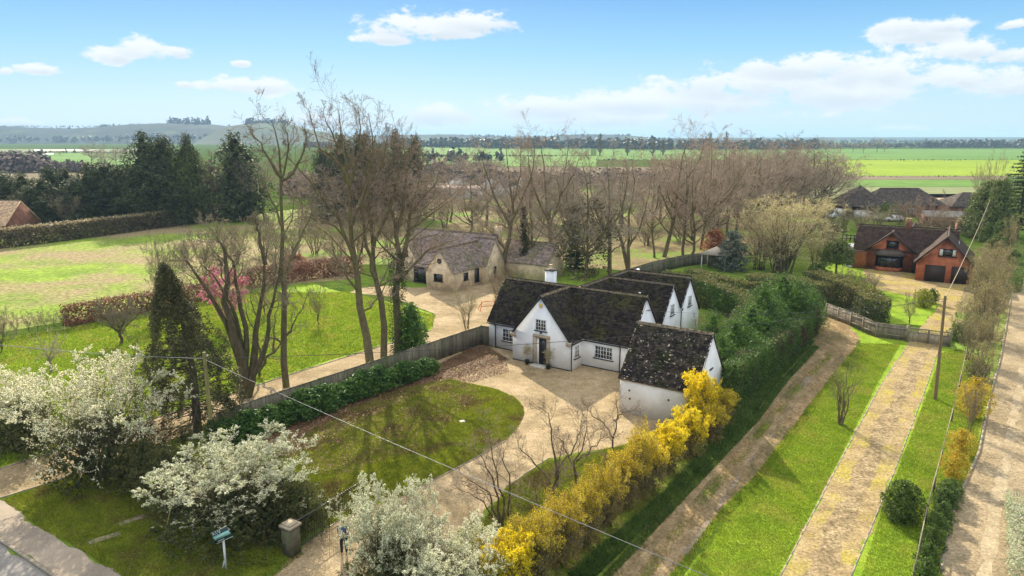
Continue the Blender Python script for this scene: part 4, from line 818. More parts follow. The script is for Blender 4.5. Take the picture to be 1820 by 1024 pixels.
# telegraph poles
def pole(loc,h,label,m,r=.13,ivy=0,group=None,lean=(0,0)):
    root=empty('telegraph_pole',loc,0,label,'telegraph pole',group)
    MB().tubes([[(0,0,-.1),(lean[0]*.5,lean[1]*.5,h*.5),(lean[0],lean[1],h)]],[[r,r*.88,r*.72]],10,True).build('post',m,root)
    mb=MB()
    for z,a in ((h-.25,0),(h-.45,2.)): mb.lathe([(.02,0),(.05,.02),(.05,.07),(.02,.12)],(lean[0]+math.cos(a)*.15,lean[1]+math.sin(a)*.15,z),8)
    mb.build('insulators',plain('ceramic',(.5,.48,.42)),root)
    mb=MB()
    for k in range(3): mb.beam((-.12,0,h*.45+k*.6),(.12,0,h*.45+k*.6),.015,.015)
    mb.build('step_irons',blackM,root)
    if ivy:
        rg=np.random.default_rng(8); n=2600; z=ivy*rg.uniform(0,1,size=n)**1.2; th=rg.uniform(0,6.28,size=n); rr=(.14+.13*rg.uniform(size=n))*(1.25-.6*z/ivy); C=np.stack([rr*np.cos(th),rr*np.sin(th),z],-1); V,Q=cards(rg,C,.09,.8); MB().add(V,Q).build('ivy',ivyM,root)
    return root
PL=G(384,850); hL=AT(384,626,PL.y).z; pole(PL,hL,'mossy telegraph pole with ivy round its foot among the white blossom',poleGM,.12,ivy=3.4)
PR=G(1662,710); hR=AT(1662,526,PR.y).z; tp=AT(1678,526,PR.y); pole(PR,hR,'brown wooden telegraph pole on the grass beside the gravel drive',poleM,.12,lean=((tp.x-PR.x)*.75,0))
PD=G(1740,428); hD=AT(1740,350,PD.y).z; pole(PD,hD,'distant weathered telegraph pole beside the brick house garden',birchM,.2,lean=(1.0,0))
def wire(a,b,sag,r,label,m,n=24):
    P=[]
    for i in range(n+1):
        t=i/n; p=a.lerp(b,t); p.z-=4*sag*t*(1-t); P.append(p[:])
    return tag(MB().tubes([P],[[r]*(n+1)],5).build('overhead_wire',m),label,'overhead wire')
wM=plain('cable_black',(.05,.05,.055)); wG=plain('cable_grey',(.22,.22,.23),rough=.4,metal=.3)
topL=PL+Vector((0,0,hL-.35)); topR=PR+Vector(((tp.x-PR.x)*.75,0,hR-.2)); topD=PD+Vector((1.,0,hD-.2))
wire(topL,G(-260,572,5.5),.5,.018,'overhead wire running left from the mossy pole across the orchard',wG)
wire(topL,topR,.75,.016,'long overhead wire crossing the house front between the two main poles',wM,40)
wire(topL+Vector((0,0,-.05)),G(1420,1092,6.5),.12,.011,'thick pale twisted cable descending across the lawn towards the lower right',wG,40)
wire(topR,topD,.5,.03,'overhead wire rising from the brown pole to the distant pole',birchM)
wire(topR,hp(4.5,4.62,4.6),.6,.010,'thin service wire from the brown pole to the house gable',wM)
wire(topL+Vector((0,.1,-.15)),G(296,1000,0),0,.012,'thin stay wire from the mossy pole down to the verge',wM)
# yellow guy marker on verge
a=G(292,955); b=AT(312,866,a.y-.3); tag(MB().tubes([[a[:],b[:]]],[[.03,.022]],8,True).build('stay_guard',plain('yellow_guard',(.45,.34,.10))),'thin yellow stay guard leaning on the shaded verge','stay guard')
# estate agent's board
sp=G(402,1012); sg=empty('sign_board',sp,R(-6),'agent board on a white A-leg post standing on the shaded verge','sign')
hb=AT(399,962,sp.y).z
MB().box(-.035,.035,-.035,.035,0,hb+.1).build('post',plain('white_post',(.72,.70,.66)),sg); MB().beam((0,0,hb*.38),(-.17,0,0),.05,.05).build('brace',MATS['white_post'],sg)
an=R(28); bc=Vector((-.02,-.06,hb+.32)); 
bd=empty  # board leans along its own axis
def bo_(x0,x1,z0,z1,y0,y1,m,name,par):
    mb=MB().box(x0,x1,y0,y1,z0,z1)
    M=Matrix.Translation(bc)@Matrix.Rotation(-an,4,'Y')
    for V in mb.V:
        for i in range(len(V)): V[i]=(M@Vector(V[i]))[:]
    return mb.build(name,m,par)
bb=bo_(-.42,.42,-.25,.27,-.012,.012,plain('dark_teal_board',(.02,.05,.055)),'board',sg)
bo_(-.41,.41,-.10,.08,-.018,-.012,plain('light_teal_panel',(.28,.55,.50)),'name_panel',bb)
bo_(-.42,.42,.262,.275,-.02,-.013,MATS['white_post'],'top_line',bb); bo_(-.42,.42,-.255,-.24,-.02,-.013,MATS['white_post'],'bottom_line',bb)
mb=MB()
def bar(x0,z0,x1,z1,w_=.02):
    M=Matrix.Translation(bc)@Matrix.Rotation(-an,4,'Y'); mb.beam((M@Vector((x0,-.02,z0)))[:],(M@Vector((x1,-.02,z1)))[:],.012,w_)
for x0,z0,x1,z1 in ((-.36,.10,-.30,.24),(-.30,.24,-.22,.10),(-.18,.24,-.12,.10),(-.06,.24,-.0,.10),(0,.10,.06,.24)): bar(x0,z0,x1,z1)
for k in range(9): bar(-.34+.055*k,-.01,-.31+.055*k,-.01,.03)
for k in range(7): bar(-.30+.05*k,-.18,-.27+.05*k,-.18,.03)
mb.build('lettering',plain('white_letter',(.7,.72,.7)),bb)
# boundary rail fence at the right
rp_=[G(a,b) for a,b in ((1716,640),(1691,750),(1671,828),(1644,932),(1622,1040))]
rf=empty('rail_fence',rp_[0],0,'low post and rail fence with thin pale top rail along the grass strip','fence')
for p in rp_+[rp_[0].lerp(rp_[1],.5),rp_[2].lerp(rp_[3],.5),rp_[3].lerp(rp_[4],.5)]: q_=p-rp_[0]; MB().box(q_.x-.04,q_.x+.04,q_.y-.04,q_.y+.04,-.05,.95).build('post',woodM,rf)
for a,b in zip(rp_,rp_[1:]): MB().beam((a-rp_[0]+Vector((0,0,.97)))[:],(b-rp_[0]+Vector((0,0,.97)))[:],.04,.035).build('rail',wood2M,rf)
# small things
def pot(loc,label):
    r=empty('potted_tree',loc,0,label,'potted plant','potted bay trees by the front door'); MB().lathe([(.13,0),(.19,.32),(.21,.34),(.21,.38),(.17,.38),(.16,.33)],S=14).build('pot',blackM,r)
    t,c=stdtree(5,1.25,.7,'spread',wm_=twigYM,minr=.006,r0=.014); MB().tubes([[(0,0,.3),(.01,0,.9)]],[[.015,.012]],5).build('stem',barkM,r); o=put('crown',c,r,(0,0,.42)); 
pot(hp(-3.75,-.45),'potted bare standard tree left of the front door'); pot(hp(-1.7,-.5),'potted bare standard tree right of the front door')
tag(MB().lathe([(.20,0),(.22,.02),(.18,.04),(.1,.05)],G(822,749),10).build('stone_disc',wframeM),'flat white stone cover lying on the lawn','stone cover')
for x,y,l in ((186,957,'pale rectangular inspection cover in the verge, nearest the pavement'),(235,925,'small inspection cover in the shaded verge farther from the pavement')):
    p=G(x,y); mb=MB(); mb.obox((p.x,p.y,.015),(.5 if x<200 else .4,.40,0),(-.12,.15,0),(0,0,.02)); tag(mb.build('inspection_cover',kerbM),l,'inspection cover')
r=empty('red_frame',G(868,552),R(20),'red tubular frame standing on the neighbour\'s gravel behind the house','frame'); mb=MB()
for a,b in (((-.9,0,0),(-.7,0,1.0)),((.9,0,0),(.7,0,1.0)),((-.7,0,1),(.7,0,1)),((-.8,0,.5),(.8,0,.5)),((-.7,0,1),(-.9,.9,0)),((.7,0,1),(.9,.9,0))): mb.tubes([[a,b]],[[.035,.035]],6,True)
mb.build('tubes',plain('red_paint',(.65,.10,.04)),r)
def car(loc,rz,label,cat,m,L=4.3,W=1.8,Hh=1.45,van=False,name='parked_car'):
    r=empty(name,loc,rz,label,cat)
    if van: pr=[(-L/2,.35),(-L/2,Hh*.93),(-L/2+.15,Hh),(L*.12,Hh),(L*.28,Hh*.9),(L*.40,Hh*.55),(L/2,Hh*.48),(L/2,.35)]
    else: pr=[(-L/2,.35),(-L/2,Hh*.62),(-L*.40,Hh*.66),(-L*.28,Hh*.97),(0,Hh),(L*.12,Hh*.96),(L*.25,Hh*.65),(L*.47,Hh*.55),(L/2,.35)]
    MB().prism([(x,-W/2,z) for x,z in pr],(0,W,0)).build('body',m,r)
    MB().box(L*.10,L*.30 if van else L*.2,-W/2-.01,W/2+.01,Hh*.6,Hh*.85).build('side_windows',darkglM,r)
    ws=MB(); x0,z0,x1,z1=((L*.29,Hh*.88,L*.39,Hh*.57) if van else (L*.13,Hh*.94,L*.245,Hh*.67)); ws.obox(((x0+x1)/2+.02,0,(z0+z1)/2+.02),((x1-x0)/2,0,(z1-z0)/2),(0,W*.43,0),(.006,0,.006)); ws.build('windscreen',darkglM,r)
    for x in (-L*.3,L*.3):
        for y in (-W/2,W/2):
            w_=MB().lathe([(.2,-.1),(.32,-.1),(.32,.1),(.2,.1)],S=14).build('wheel',blackM,r); w_.rotation_euler.x=R(90); w_.location=(x,y,.32)
    for y in (-W*.38,W*.38): MB().box(L/2-.02,L/2+.02,y-.15,y+.15,.62,.78).build('headlight',wframeM,r)
    return r
car(G(1484,388),R(-150),'white panel van parked left of the dark bungalow','van',wframeM,5.0,1.95,2.1,True,'parked_van')
car(G(1536,390),R(-5),'silver grey van parked in front of the dark bungalow','van',plain('silver_paint',(.45,.46,.47),rough=.3,metal=.4),4.9,1.9,1.95,True,'parked_van')
car(G(1564,391),R(175),'pale estate car parked beside the round green shrub','car',wframeM)
car(G(1588,394),R(170),'white car half hidden behind the round green shrub','car',wframeM)
fu=empty('garden_sofa',G(1527,474),R(-32),'wicker garden sofa with pale cushions on the brick house patio','garden furniture')
MB().box(-.9,.9,-.4,.4,0,.35).box(-.9,.9,.3,.45,.35,.8).box(-.95,-.8,-.4,.4,.35,.6).box(.8,.95,-.4,.4,.35,.6).build('frame',plain('wicker',(.25,.2,.15)),fu); MB().box(-.78,.78,-.38,.28,.35,.5).build('cushion',wframeM,fu)
pf=[G(1497,428),G(1525,431)]; gf=empty('garden_fence',pf[0],0,'short dark post and rail fence on the lawn beyond the brick house','fence')
for k in range(5): q_=(pf[1]-pf[0])*(k/4); MB().box(q_.x-.07,q_.x+.07,q_.y-.07,q_.y+.07,0,1.3).build('post',bframeM,gf)
for z in (.5,1.1): MB().beam((0,0,z),((pf[1]-pf[0])+Vector((0,0,z)))[:],.05,.12).build('rail',bframeM,gf)
sheet('neighbour_lawn',px((-300,900),(0,832),(150,784),(300,734),(454,684),(516,664),(647,623),(766,586),(774,562),(740,547),(620,523),(560,505),(440,520),(118,585),(-300,640)),.003,brightM)

floorM=pm('woodland_floor',(.17,.13,.07),(.26,.22,.10),scale=.3,c3=(.16,.24,.04),s3=.08,lo3=.5,hi3=.6,world=True,fine=(2.5,.35),bump=.6,bs=4)
sheet('woodland_floor',px((640,470),(640,372),(800,352),(1000,338),(1430,330),(1490,372),(1430,420),(1300,465),(1215,470),(1150,486),(1080,478),(930,470)),.006,floorM)
sheet('woodland_floor',px((1690,700),(1700,600),(1700,520),(1760,425),(1812,425),(1796,523),(1775,639),(1755,703)),.008,floorM)
sheet('woodland_floor',px((420,520),(400,480),(500,440),(640,420),(640,495),(520,505)),.007,floorM)
# ================================================================== PLANTS
ORD=['first','second','third','fourth','fifth','sixth','seventh','eighth','ninth','tenth','eleventh','twelfth','thirteenth','fourteenth','fifteenth','sixteenth','seventeenth','eighteenth','nineteenth','twentieth','twenty first','twenty second','twenty third','twenty fourth','twenty fifth','twenty sixth','twenty seventh','twenty eighth','twenty ninth','thirtieth']
rnd=random.Random(11)
def fit(name,meshes,H0,W0,pxx,pyb,pyt,wpx,label,cat='tree',group=None,rz=None,parts=('trunk','crown')):
    """stand a plant of mesh height H0, width W0 at its surveyed foot, with the height and width it has"""
    b=G(pxx,pyb); h=HT(pxx,pyb,pyt); dist=math.hypot(b.y,CH*.8); wd=wpx*dist/F
    o=place(name,meshes,b,rnd.uniform(0,6.28) if rz is None else rz,(wd/W0,wd/W0,h/H0),label,cat,group,parts)
    if name=='bare_tree': o.rotation_euler.x=rnd.gauss(0,.05); o.rotation_euler.y=rnd.gauss(0,.05)
    return o
# ---------- hero bare trees beside the neighbour's drive (limbs follow the real limbs)
def hero(name,base,limbs,radii,lv,label,seed,tm=None,wm_=None,minr=.013,ivy=None,cat='tree',group='tall bare trees along the neighbour drive'):
    b=G(*base); rg=random.Random(seed); L=[]
    for l in limbs:
        P=[]; dy=0; side=rg.uniform(-1,1)
        for k,(x,y) in enumerate(l):
            dy+=(rg.uniform(-.25,.25)+side*.35) if k else (0 if l is limbs[0] else rg.uniform(-.1,.1)); P.append((AT(x,y,b.y+dy)-b)[:])
        L.append(P)
    t,c,_=bare(seed,L,radii,lv,tm,wm_,8,minr)
    o=empty(name,b,0,label,cat,group); put('trunk',t,o); put('crown',c,o)
    if ivy:
        r2=np.random.default_rng(seed); n=int(2200*ivy); P=resamp(L[0],30); k=r2.integers(0,12,size=n); th=r2.uniform(0,6.28,size=n); rr=radii[0]*(1.0+1.3*r2.uniform(size=n)); C=P[k]+(P[k+1]-P[k])*r2.uniform(size=(n,1))+np.stack([rr*np.cos(th),rr*np.sin(th),0*th],-1)
        V,Q=cards(r2,C,.12,.8); MB().add(V,Q).build('ivy',ivyM,o)
    return o
LV=lambda n1=12,lf=.30,n2=10,n3=7:[dict(n=n1-2,t0=.22,lf=lf*1.2,a=50,up=.45,rr=.36,w=.55,sh=.4,K=5),dict(n=n2-2,t0=.15,lf=.52,a=44,up=.4,rr=.5,w=.5),dict(n=n3-2,t0=.1,lf=.5,a=40,K=3,rr=.55,up=.3,w=.45),dict(n=2,t0=.2,lf=.6,a=36,K=2,rr=.7,up=.2,w=.3)]
hero('bare_tree',(436,706),[[(436,708),(432,650),(415,590),(402,540),(403,480),(398,440),(385,428)],[(436,690),(415,610),(385,545),(358,500),(338,472),(328,462)],[(434,680),(428,600),(412,545),(385,500),(355,465)],[(434,690),(437,600),(424,520),(415,470),(402,440)],[(440,705),(452,640),(456,590),(462,540),(472,470),(478,435)],[(440,690),(470,620),(480,560),(492,500),(497,460)],[(472,470),(462,430),(458,402),(450,390)]],
     [.42,.26,.22,.26,.34,.24,.16],[dict(n=13,t0=.5,lf=.26,a=50,up=.5,rr=.28,w=.6,sh=.3,K=5),dict(n=9,t0=.15,lf=.5,a=42,up=.4,rr=.5,w=.5),dict(n=6,t0=.12,lf=.5,a=42,K=3,rr=.6,up=.2,w=.5),dict(n=2,t0=.2,lf=.5,a=38,K=2,rr=.8,up=.1,w=.3)],'pollarded bare tree with thick blunt dark limbs behind the dark weeping conifer',21,barkDM,twigM,minr=.011)
hero('bare_tree',(509,688),[[(509,690),(505,600),(503,505),(499,420),(501,320),(496,255),(482,214)],[(503,500),(520,450),(545,400),(556,350)],[(501,315),(468,265),(445,235)],[(502,320),(530,290),(545,250),(540,228)],[(505,600),(530,560),(552,510)],[(507,620),(480,600),(450,640)],[(500,400),(480,350),(462,310)],[(501,330),(512,260),(505,220)]],
     [.27,.12,.13,.13,.08,.10,.10,.1],LV(10,.26,9,6),'slender bare tree standing alone right of the pollarded tree',22,minr=.013)
hero('bare_tree',(658,646),[[(658,648),(645,560),(632,480),(624,420),(622,340),(612,270),(602,195)],[(632,470),(606,400),(568,345),(530,300),(505,270)],[(624,330),(600,290),(567,255),(548,192)],[(626,400),(650,330),(662,270),(655,200)],[(628,440),(590,400),(540,385),(510,400)],[(636,500),(600,470),(572,440)],[(622,330),(640,260),(636,190)],[(645,560),(680,520),(695,470)],[(622,300),(590,240),(575,200)]],
     [.36,.17,.18,.18,.11,.08,.14,.09,.12],LV(13,.30,10,7),'tallest bare tree, leftmost of the close trio by the wooden fence',23,wm_=twigPM,minr=.010)
hero('bare_tree',(682,635),[[(682,637),(679,540),(668,500),(662,430),(655,350),(652,290),(668,240)],[(668,495),(650,430),(640,350),(648,280)],[(664,440),(690,380),(706,320),(716,270)],[(660,400),(640,360),(605,330)],[(672,510),(720,480),(740,440)],[(655,350),(680,290),(690,235)]],
     [.30,.2,.16,.1,.09,.14],LV(12,.30,10,7),'second bare tree of the close trio by the wooden fence',24,wm_=twigPM,minr=.010)
hero('bare_tree',(708,628),[[(708,630),(706,533),(708,470),(703,420),(698,380),(684,331),(690,260)],[(707,500),(724,428),(728,377),(742,330),(752,270)],[(712,500),(751,454),(777,437),(815,425)],[(722,410),(760,385),(790,364),(812,350)],[(703,420),(720,350),(722,280),(712,240)],[(704,440),(670,400),(650,380)],[(727,380),(770,330),(785,290)]],
     [.36,.24,.15,.12,.2,.1,.1],LV(13,.32,10,7),'ivy footed bare tree, rightmost of the close trio by the fence',25,wm_=twigPM,minr=.010,ivy=1.6)
hero('bare_tree',(462,668),[[(462,670),(470,640),(486,625),(508,600),(530,575)],[(466,655),(455,600),(440,560),(428,520)],[(486,625),(490,560),(498,520)]],[.16,.11,.08],LV(8,.3,7,5),'low leaning bare tree between the pollarded tree and the slender tree',26,minr=.011)
# ---------- generic bare trees
TA=[stdtree(100+k,18,14,'tall',wm_=w_,minr=.014,r0=.25) for k,w_ in enumerate((twigVM,twigVM,twigM,twigVM))]
TF=[stdtree(120+k,16,13,'tall',wm_=w_,dens=.85,minr=.03,r0=.25) for k,w_ in enumerate((twigVM,twigVM))]
TS=[stdtree(140+k,3.6,4.2,'spread',wm_=w_,minr=.009) for k,w_ in enumerate((twigM,twigPM))]
TSH=[stdtree(160+k,4,4.5,'bush',wm_=w_,minr=.011) for k,w_ in enumerate((twigDM,twigM,twigYM))]
TP=stdtree(180,18,4,'poplar',minr=.07,wm_=twigM)
row=[(945,490,300,60,1),(1045,494,270,90,1),(1163,458,285,60,1),(1214,457,243,80,1),(1230,456,270,70,0),(1246,444,236,85,2),(1262,438,270,70,1),(1274,428,262,75,3),(1292,420,250,75,0),(1308,414,243,85,1),(1326,408,250,75,2),(1344,402,245,80,3),(1362,396,262,75,1),(1382,392,255,80,0),(1402,390,248,80,2),(1424,386,250,80,1),(1444,383,258,80,3),(1462,378,262,75,0),(1474,372,282,60,1)]
TB2=[stdtree(150+k,15,13,'low',barkM,w_,dens=1.0,minr=.015,r0=.3) for k,w_ in enumerate((twigVM,twigVM))]
HX=[888,978,1084,1117,1180]
for i,(x,b,t,w_,k) in enumerate(sorted(row)):
    nth=ORD[i+sum(h<x for h in HX)]
    if i%3==1: fit('bare_tree',TB2[i%2],15,13,x,b,t,w_*1.7+15,f'{nth} tree from the left in the row behind the white house, multi stemmed','tree','row of bare trees behind the white house'); continue
    fit('bare_tree',TA[k],18,14,x,b,t,w_*1.8+20,f'{nth} tree from the left in the bare row behind the white house','tree','row of bare trees behind the white house')
GRP='row of bare trees behind the white house'
def rh(seed,base,limbs,r,label,n=9,lf=.32): return hero('bare_tree',base,limbs,r,LV(n+2,lf,10,8),label,seed,barkM,twigVM,.014,None,'tree',GRP)
rh(240,(888,492),[[(888,494),(900,440),(912,380),(905,320),(900,262)],[(905,400),(880,350),(862,300),(858,268)],[(910,390),(935,340),(948,290),(950,250)],[(898,445),(870,410),(848,392)],[(912,360),(925,310),(925,258)]],[.36,.2,.2,.12,.14],'leaning broad bare tree just left of the white chimney')
rh(241,(978,486),[[(978,488),(978,440),(976,400),(970,340),(966,290),(958,245)],[(977,400),(995,350),(1005,300),(1012,252)],[(976,395),(950,340),(940,290),(938,262)],[(978,430),(1010,400),(1034,372)],[(977,425),(945,400),(922,382)],[(995,350),(1020,310),(1032,268)]],[.36,.2,.18,.12,.12,.13],'tall broad bare tree rising right of the white chimney')
rh(242,(1084,491),[[(1084,493),(1084,440),(1080,400),(1082,350),(1078,296)],[(1083,420),(1060,380),(1050,330),(1048,290)],[(1082,410),(1105,370),(1115,320),(1112,288)],[(1084,450),(1112,428),(1130,410)]],[.32,.17,.17,.1],'upright bare tree right of the ivy smothered tree',8,.34)
rh(243,(1117,479),[[(1117,481),(1108,440),(1095,400),(1085,365),(1070,320)],[(1117,479),(1117,430),(1119,380),(1127,330),(1124,285)],[(1117,440),(1140,400),(1152,350),(1160,310)]],[.34,.28,.18],'forked V shaped bare tree above the rear fence',9,.34)
rh(244,(1180,457),[[(1180,459),(1190,420),(1198,380),(1206,330),(1213,280),(1225,243)],[(1195,390),(1175,340),(1170,292)],[(1203,340),(1240,290),(1252,250)],[(1192,420),(1160,380),(1140,350)]],[.36,.18,.2,.13],'tallest leaning bare tree of the long row',9,.3)
row2=[(905,404,300,80),(1015,408,296,80),(1105,404,290,80),(1210,400,272,80),(975,396,292,80),(835,415,295,80),(868,402,270,90),(940,400,285,80),(1015,402,300,85),(1095,398,300,80),(1175,392,268,85),(1215,390,262,80),(1255,384,255,80),(1295,380,252,80),(1335,372,255,80),(1380,366,258,80),(1420,360,262,80),(1455,356,272,70),(800,395,300,70)]
for i,(x,b,t,w_) in enumerate(sorted(row2)):
    if i%2: fit('bare_tree',TB2[(i//2)%2],15,13,x,b,t,w_*1.6,f'{ORD[i]} hazy tree from the left in the second belt, multi stemmed','tree','second belt of bare trees'); continue
    fit('bare_tree',TF[i%2],16,13,x+8*math.sin(i*5),b,t,w_*1.7,f'{ORD[i]} hazy bare tree from the left in the second belt behind','tree','second belt of bare trees')
for i,(x,b,t,w_) in enumerate(sorted([(165,300,252,45),(232,297,252,50),(190,305,262,40),(208,300,264,40),(843,322,280,55),(800,318,283,40),(818,316,275,35),(780,312,280,40),(870,318,280,40)])):
    fit('bare_tree',TF[i%2],16,11,x,b,t,w_,f'{ORD[i]} distant bare tree from the left standing in the far pasture','tree','distant field trees')
fit('bare_tree',stdtree(201,14,11,'tall',birchM,twigPM,minr=.03),14,11,392,392,272,90,'pale barked bare tree in front of the dark conifers')
fit('bare_tree',TA[1],18,10,372,384,285,50,'bare tree between the two dark conifer groups'); fit('bare_tree',TA[3],18,10,470,392,262,80,'bare tree behind the slender tree, right of the dark conifer')
for i,(x,b,t,w_) in enumerate(sorted([(535,400,290,90),(575,398,300,80),(615,395,285,90),(655,392,290,80),(700,392,288,80),(742,398,285,80),(770,392,300,70)])): fit('bare_tree',TF[i%2],16,11,x,b,t,w_,f'{ORD[i]} reddish bare tree from the left behind the tall trio','tree','bare trees behind the tall trio')
# far single trees and poplars
for i,(x,b,t) in enumerate(sorted([(1066,278,241),(1115,277,248),(1160,277,253),(1261,273,239),(1290,273,237),(1178,276,250)])): fit('poplar_tree',TP,18,4,x,b,t,18,f'{ORD[i]} slim far poplar from the left on the green plain','tree','far poplars')
for i,(x,b,t,w_) in enumerate(sorted([(1090,278,244,22),(1467,272,246,22),(1494,271,250,20),(1515,271,253,20),(1534,272,250,22),(1558,271,243,26),(1572,271,252,16),(1482,271,254,16),(1042,276,262,18),(945,277,265,20),(760,272,262,22),(106,276,266,24)])): fit('bare_tree',TF[i%2],16,11,x,b,t,w_,f'{ORD[i]} tiny bare tree from the left far out on the green fields','tree','far field trees')
# ---------- ivy clad trunks
ivc=leafy(31,'crown',9,3.6,230,13,.22,.6,ivyBM,0,bump=.4,core=False); fit('ivy_tree',(None,ivc[1]),9,3.2,1042,497,352,80,'broad ivy smothered tree behind the white house roofs')
o=fit('ivy_tree',(None,leafy(32,'column',9,1.4,200,14,.2,.35,ivyBM,0)[1]),9,1.4,931,492,368,14,'slim dark ivy column left of the chimney')
fit('ivy_tree',(None,leafy(33,'ragged',6,2.6,200,14,.2,.45,ivyM,0)[1]),6,2.6,1020,480,410,50,'smaller ivy mound beside the ivy smothered tree')
def blossom(seed,H,W,bm,tm,n=9,per=10,size=.07,minr=.008,frac=(0,1),leafmix=None,style='bush',dens=1.,lo_=0.0,K=4,bw=None,spread=.022):
    """arching multi stem shrub with flowers set along its shoots"""
    rgp=random.Random(seed); rg=np.random.default_rng(seed); ld=[];rd=[]
    for k in range(n):
        a=k*2.4+rgp.uniform(0,.6); w_=W*.5*math.sqrt((k+.6)/n)*rgp.uniform(.75,1.0); e=math.sqrt(max(0,1-(w_/(W*.56))**2)); top=H*(.45+.55*e)*rgp.uniform(.85,1.0); b=.1*W
        ld.append([(b*math.cos(a)*rgp.uniform(0,1),b*math.sin(a)*rgp.uniform(0,1),-.05),(w_*.4*math.cos(a),w_*.4*math.sin(a),top*.5),(w_*math.cos(a),w_*math.sin(a),top)]);rd.append(H*.011)
    lv=[dict(n=int(8*dens),t0=.18,lf=.45,a=44,up=.3,rr=.5,w=.5),dict(n=6,t0=.15,lf=.55,a=46,up=.3,rr=.6,w=.5,K=3),dict(n=4,t0=.2,lf=.7,a=40,K=3,rr=.8,up=.45,w=.35)]
    t,c,ap=bare(seed,ld,rd,lv,barkDM,tm,6,minr)
    C=[]
    for P,_ in ap[-2:]:
        N,K1,_3=P.shape; m=int(per*(1 if P is ap[-1][0] else .6)); u=rg.uniform(0,K1-1.001,size=(N,m)); i=u.astype(int); f=(u-i)[...,None]; ii=np.arange(N)[:,None]; q=P[ii,i]*(1-f)+P[ii,i+1]*f; C.append(q.reshape(-1,3))
    C=np.concatenate(C); 
    # bloom only where the light reaches: outer part of the shrub
    rr=np.sqrt((C[:,0]/(W*.5))**2+(C[:,1]/(W*.5))**2+(np.maximum(C[:,2]-H*.25,0)/(H*.75))**2); hh=C[:,2]/H
    pr=np.clip((rr-.45)*2.6,0,1)*np.clip((hh-lo_)*4,0,1); k=rg.uniform(size=len(C))<pr; C=C[k]+rg.normal(0,spread,size=(k.sum(),3))
    bmesh=MB(); sel=np.ones(len(C),bool)
    if leafmix: sel=rg.uniform(size=len(C))>leafmix[1]
    V,Q=cards(rg,C[sel],size,.85); bmesh.add(V,Q)
    out=[t,c,bmesh.mesh('blossom',bm)]
    if leafmix: V,Q=cards(rg,C[~sel],size*1.1,.6); out.append(MB().add(V,Q).mesh('leaves',leafmix[0]))
    return out
# ---------- pale budding big tree on the right, blue grey shrub
PB=('stems','twigs','blossom','leaves')
bt=blossom(210,9,11,budYM,twigYM,20,4,.09,.012,lo_=-.1,dens=1.1,spread=.1); fit('budding_tree',bt,9,11,1392,486,352,195,'wide pale budding tree between the hedges and the brick house',parts=('stems','twigs','buds'))
fit('budding_tree',blossom(211,9,11,budM,twigPM,14,3,.09,.012,lo_=-.1,spread=.1),9,11,1350,480,385,110,'smaller brownish budding tree left of the wide pale tree',parts=('stems','twigs','buds'))
fit('blue_shrub',(None,leafy(34,'ragged',5,3.5,260,14,.22,.5,glaM)[1]),5,3.5,1300,482,412,60,'blue grey evergreen shrub beside the summerhouse')
TB=[blossom(212+k,4,4.5,(budM,budM,budM)[k],(twigDM,twigM,twigDM)[k],8,2,.07,.010,lo_=-.1,spread=.08) for k in range(3)]; TBP=('stems','twigs','buds')
# ---------- conifers left
CF=[leafy(40+k,('ragged','dome','ragged')[k],16,9,(900,950,900)[k],12,.42,.75,conM,0,.25,bump=.5,droop=-.7,core=True,asp=.38,flat=1.1) for k in range(3)]; CL_=leafy(44,'crown',12,9,900,12,.42,.7,conLM,0,.22,bump=.35,asp=.4,droop=-.4)
cl=[(268,398,240,62,0),(300,398,247,60,1),(343,396,245,52,2),(428,392,242,78,0),(196,402,291,62,1),(170,404,294,50,2),(128,400,301,50,0),(99,402,299,42,1),(60,412,334,56,2),(51,404,310,50,0),(18,404,310,60,1),(-12,404,312,60,2),(248,402,300,60,0),(225,402,298,60,2),(285,400,290,80,1),(85,408,320,60,0),(148,406,320,60,1)]
for i,(x,b,t,w_,k) in enumerate(sorted(cl)): fit('conifer',CF[k],16,9,x,b,t,w_*1.4,f'{ORD[i]} dark conifer from the left behind the left field hedge','tree','dark conifers behind the field hedge')
fit('conifer',CL_,12,9,345,396,262,58,'lighter olive green conifer in the dark group'); fit('conifer',CL_,12,9,320,398,285,66,'rounded olive conifer left of the lighter one'); fit('conifer',CL_,12,9,142,402,335,60,'low olive conifer above the winter shrub')
for i,(x,b,t,w_,k) in enumerate(sorted([(610,392,243,70,0),(648,390,240,70,1),(708,388,238,52,2),(740,388,246,58,0),(580,395,268,50,1),(680,392,262,60,1)])): fit('conifer',CF[k],16,9,x,b,t,w_*1.1,f'{ORD[i]} tall conifer from the left behind the bare trio','tree','conifers behind the trio')
for i,(x,b,t,w_) in enumerate([(125,410,350,70),(240,402,357,62),(212,404,378,20)]): fit('winter_shrub',TSH[1],4,4.5,x,b,t,w_,['large grey brown winter shrub in front of the conifers','brownish winter shrub right of the ivy stump','small round winter shrub at the hedge'][i],'shrub')
fit('ivy_stump',(None,leafy(47,'column',4,1.6,120,14,.25,.4,ivyM)[1]),4,1.6,210,398,362,20,'flat topped ivy stump in front of the conifers','shrub')
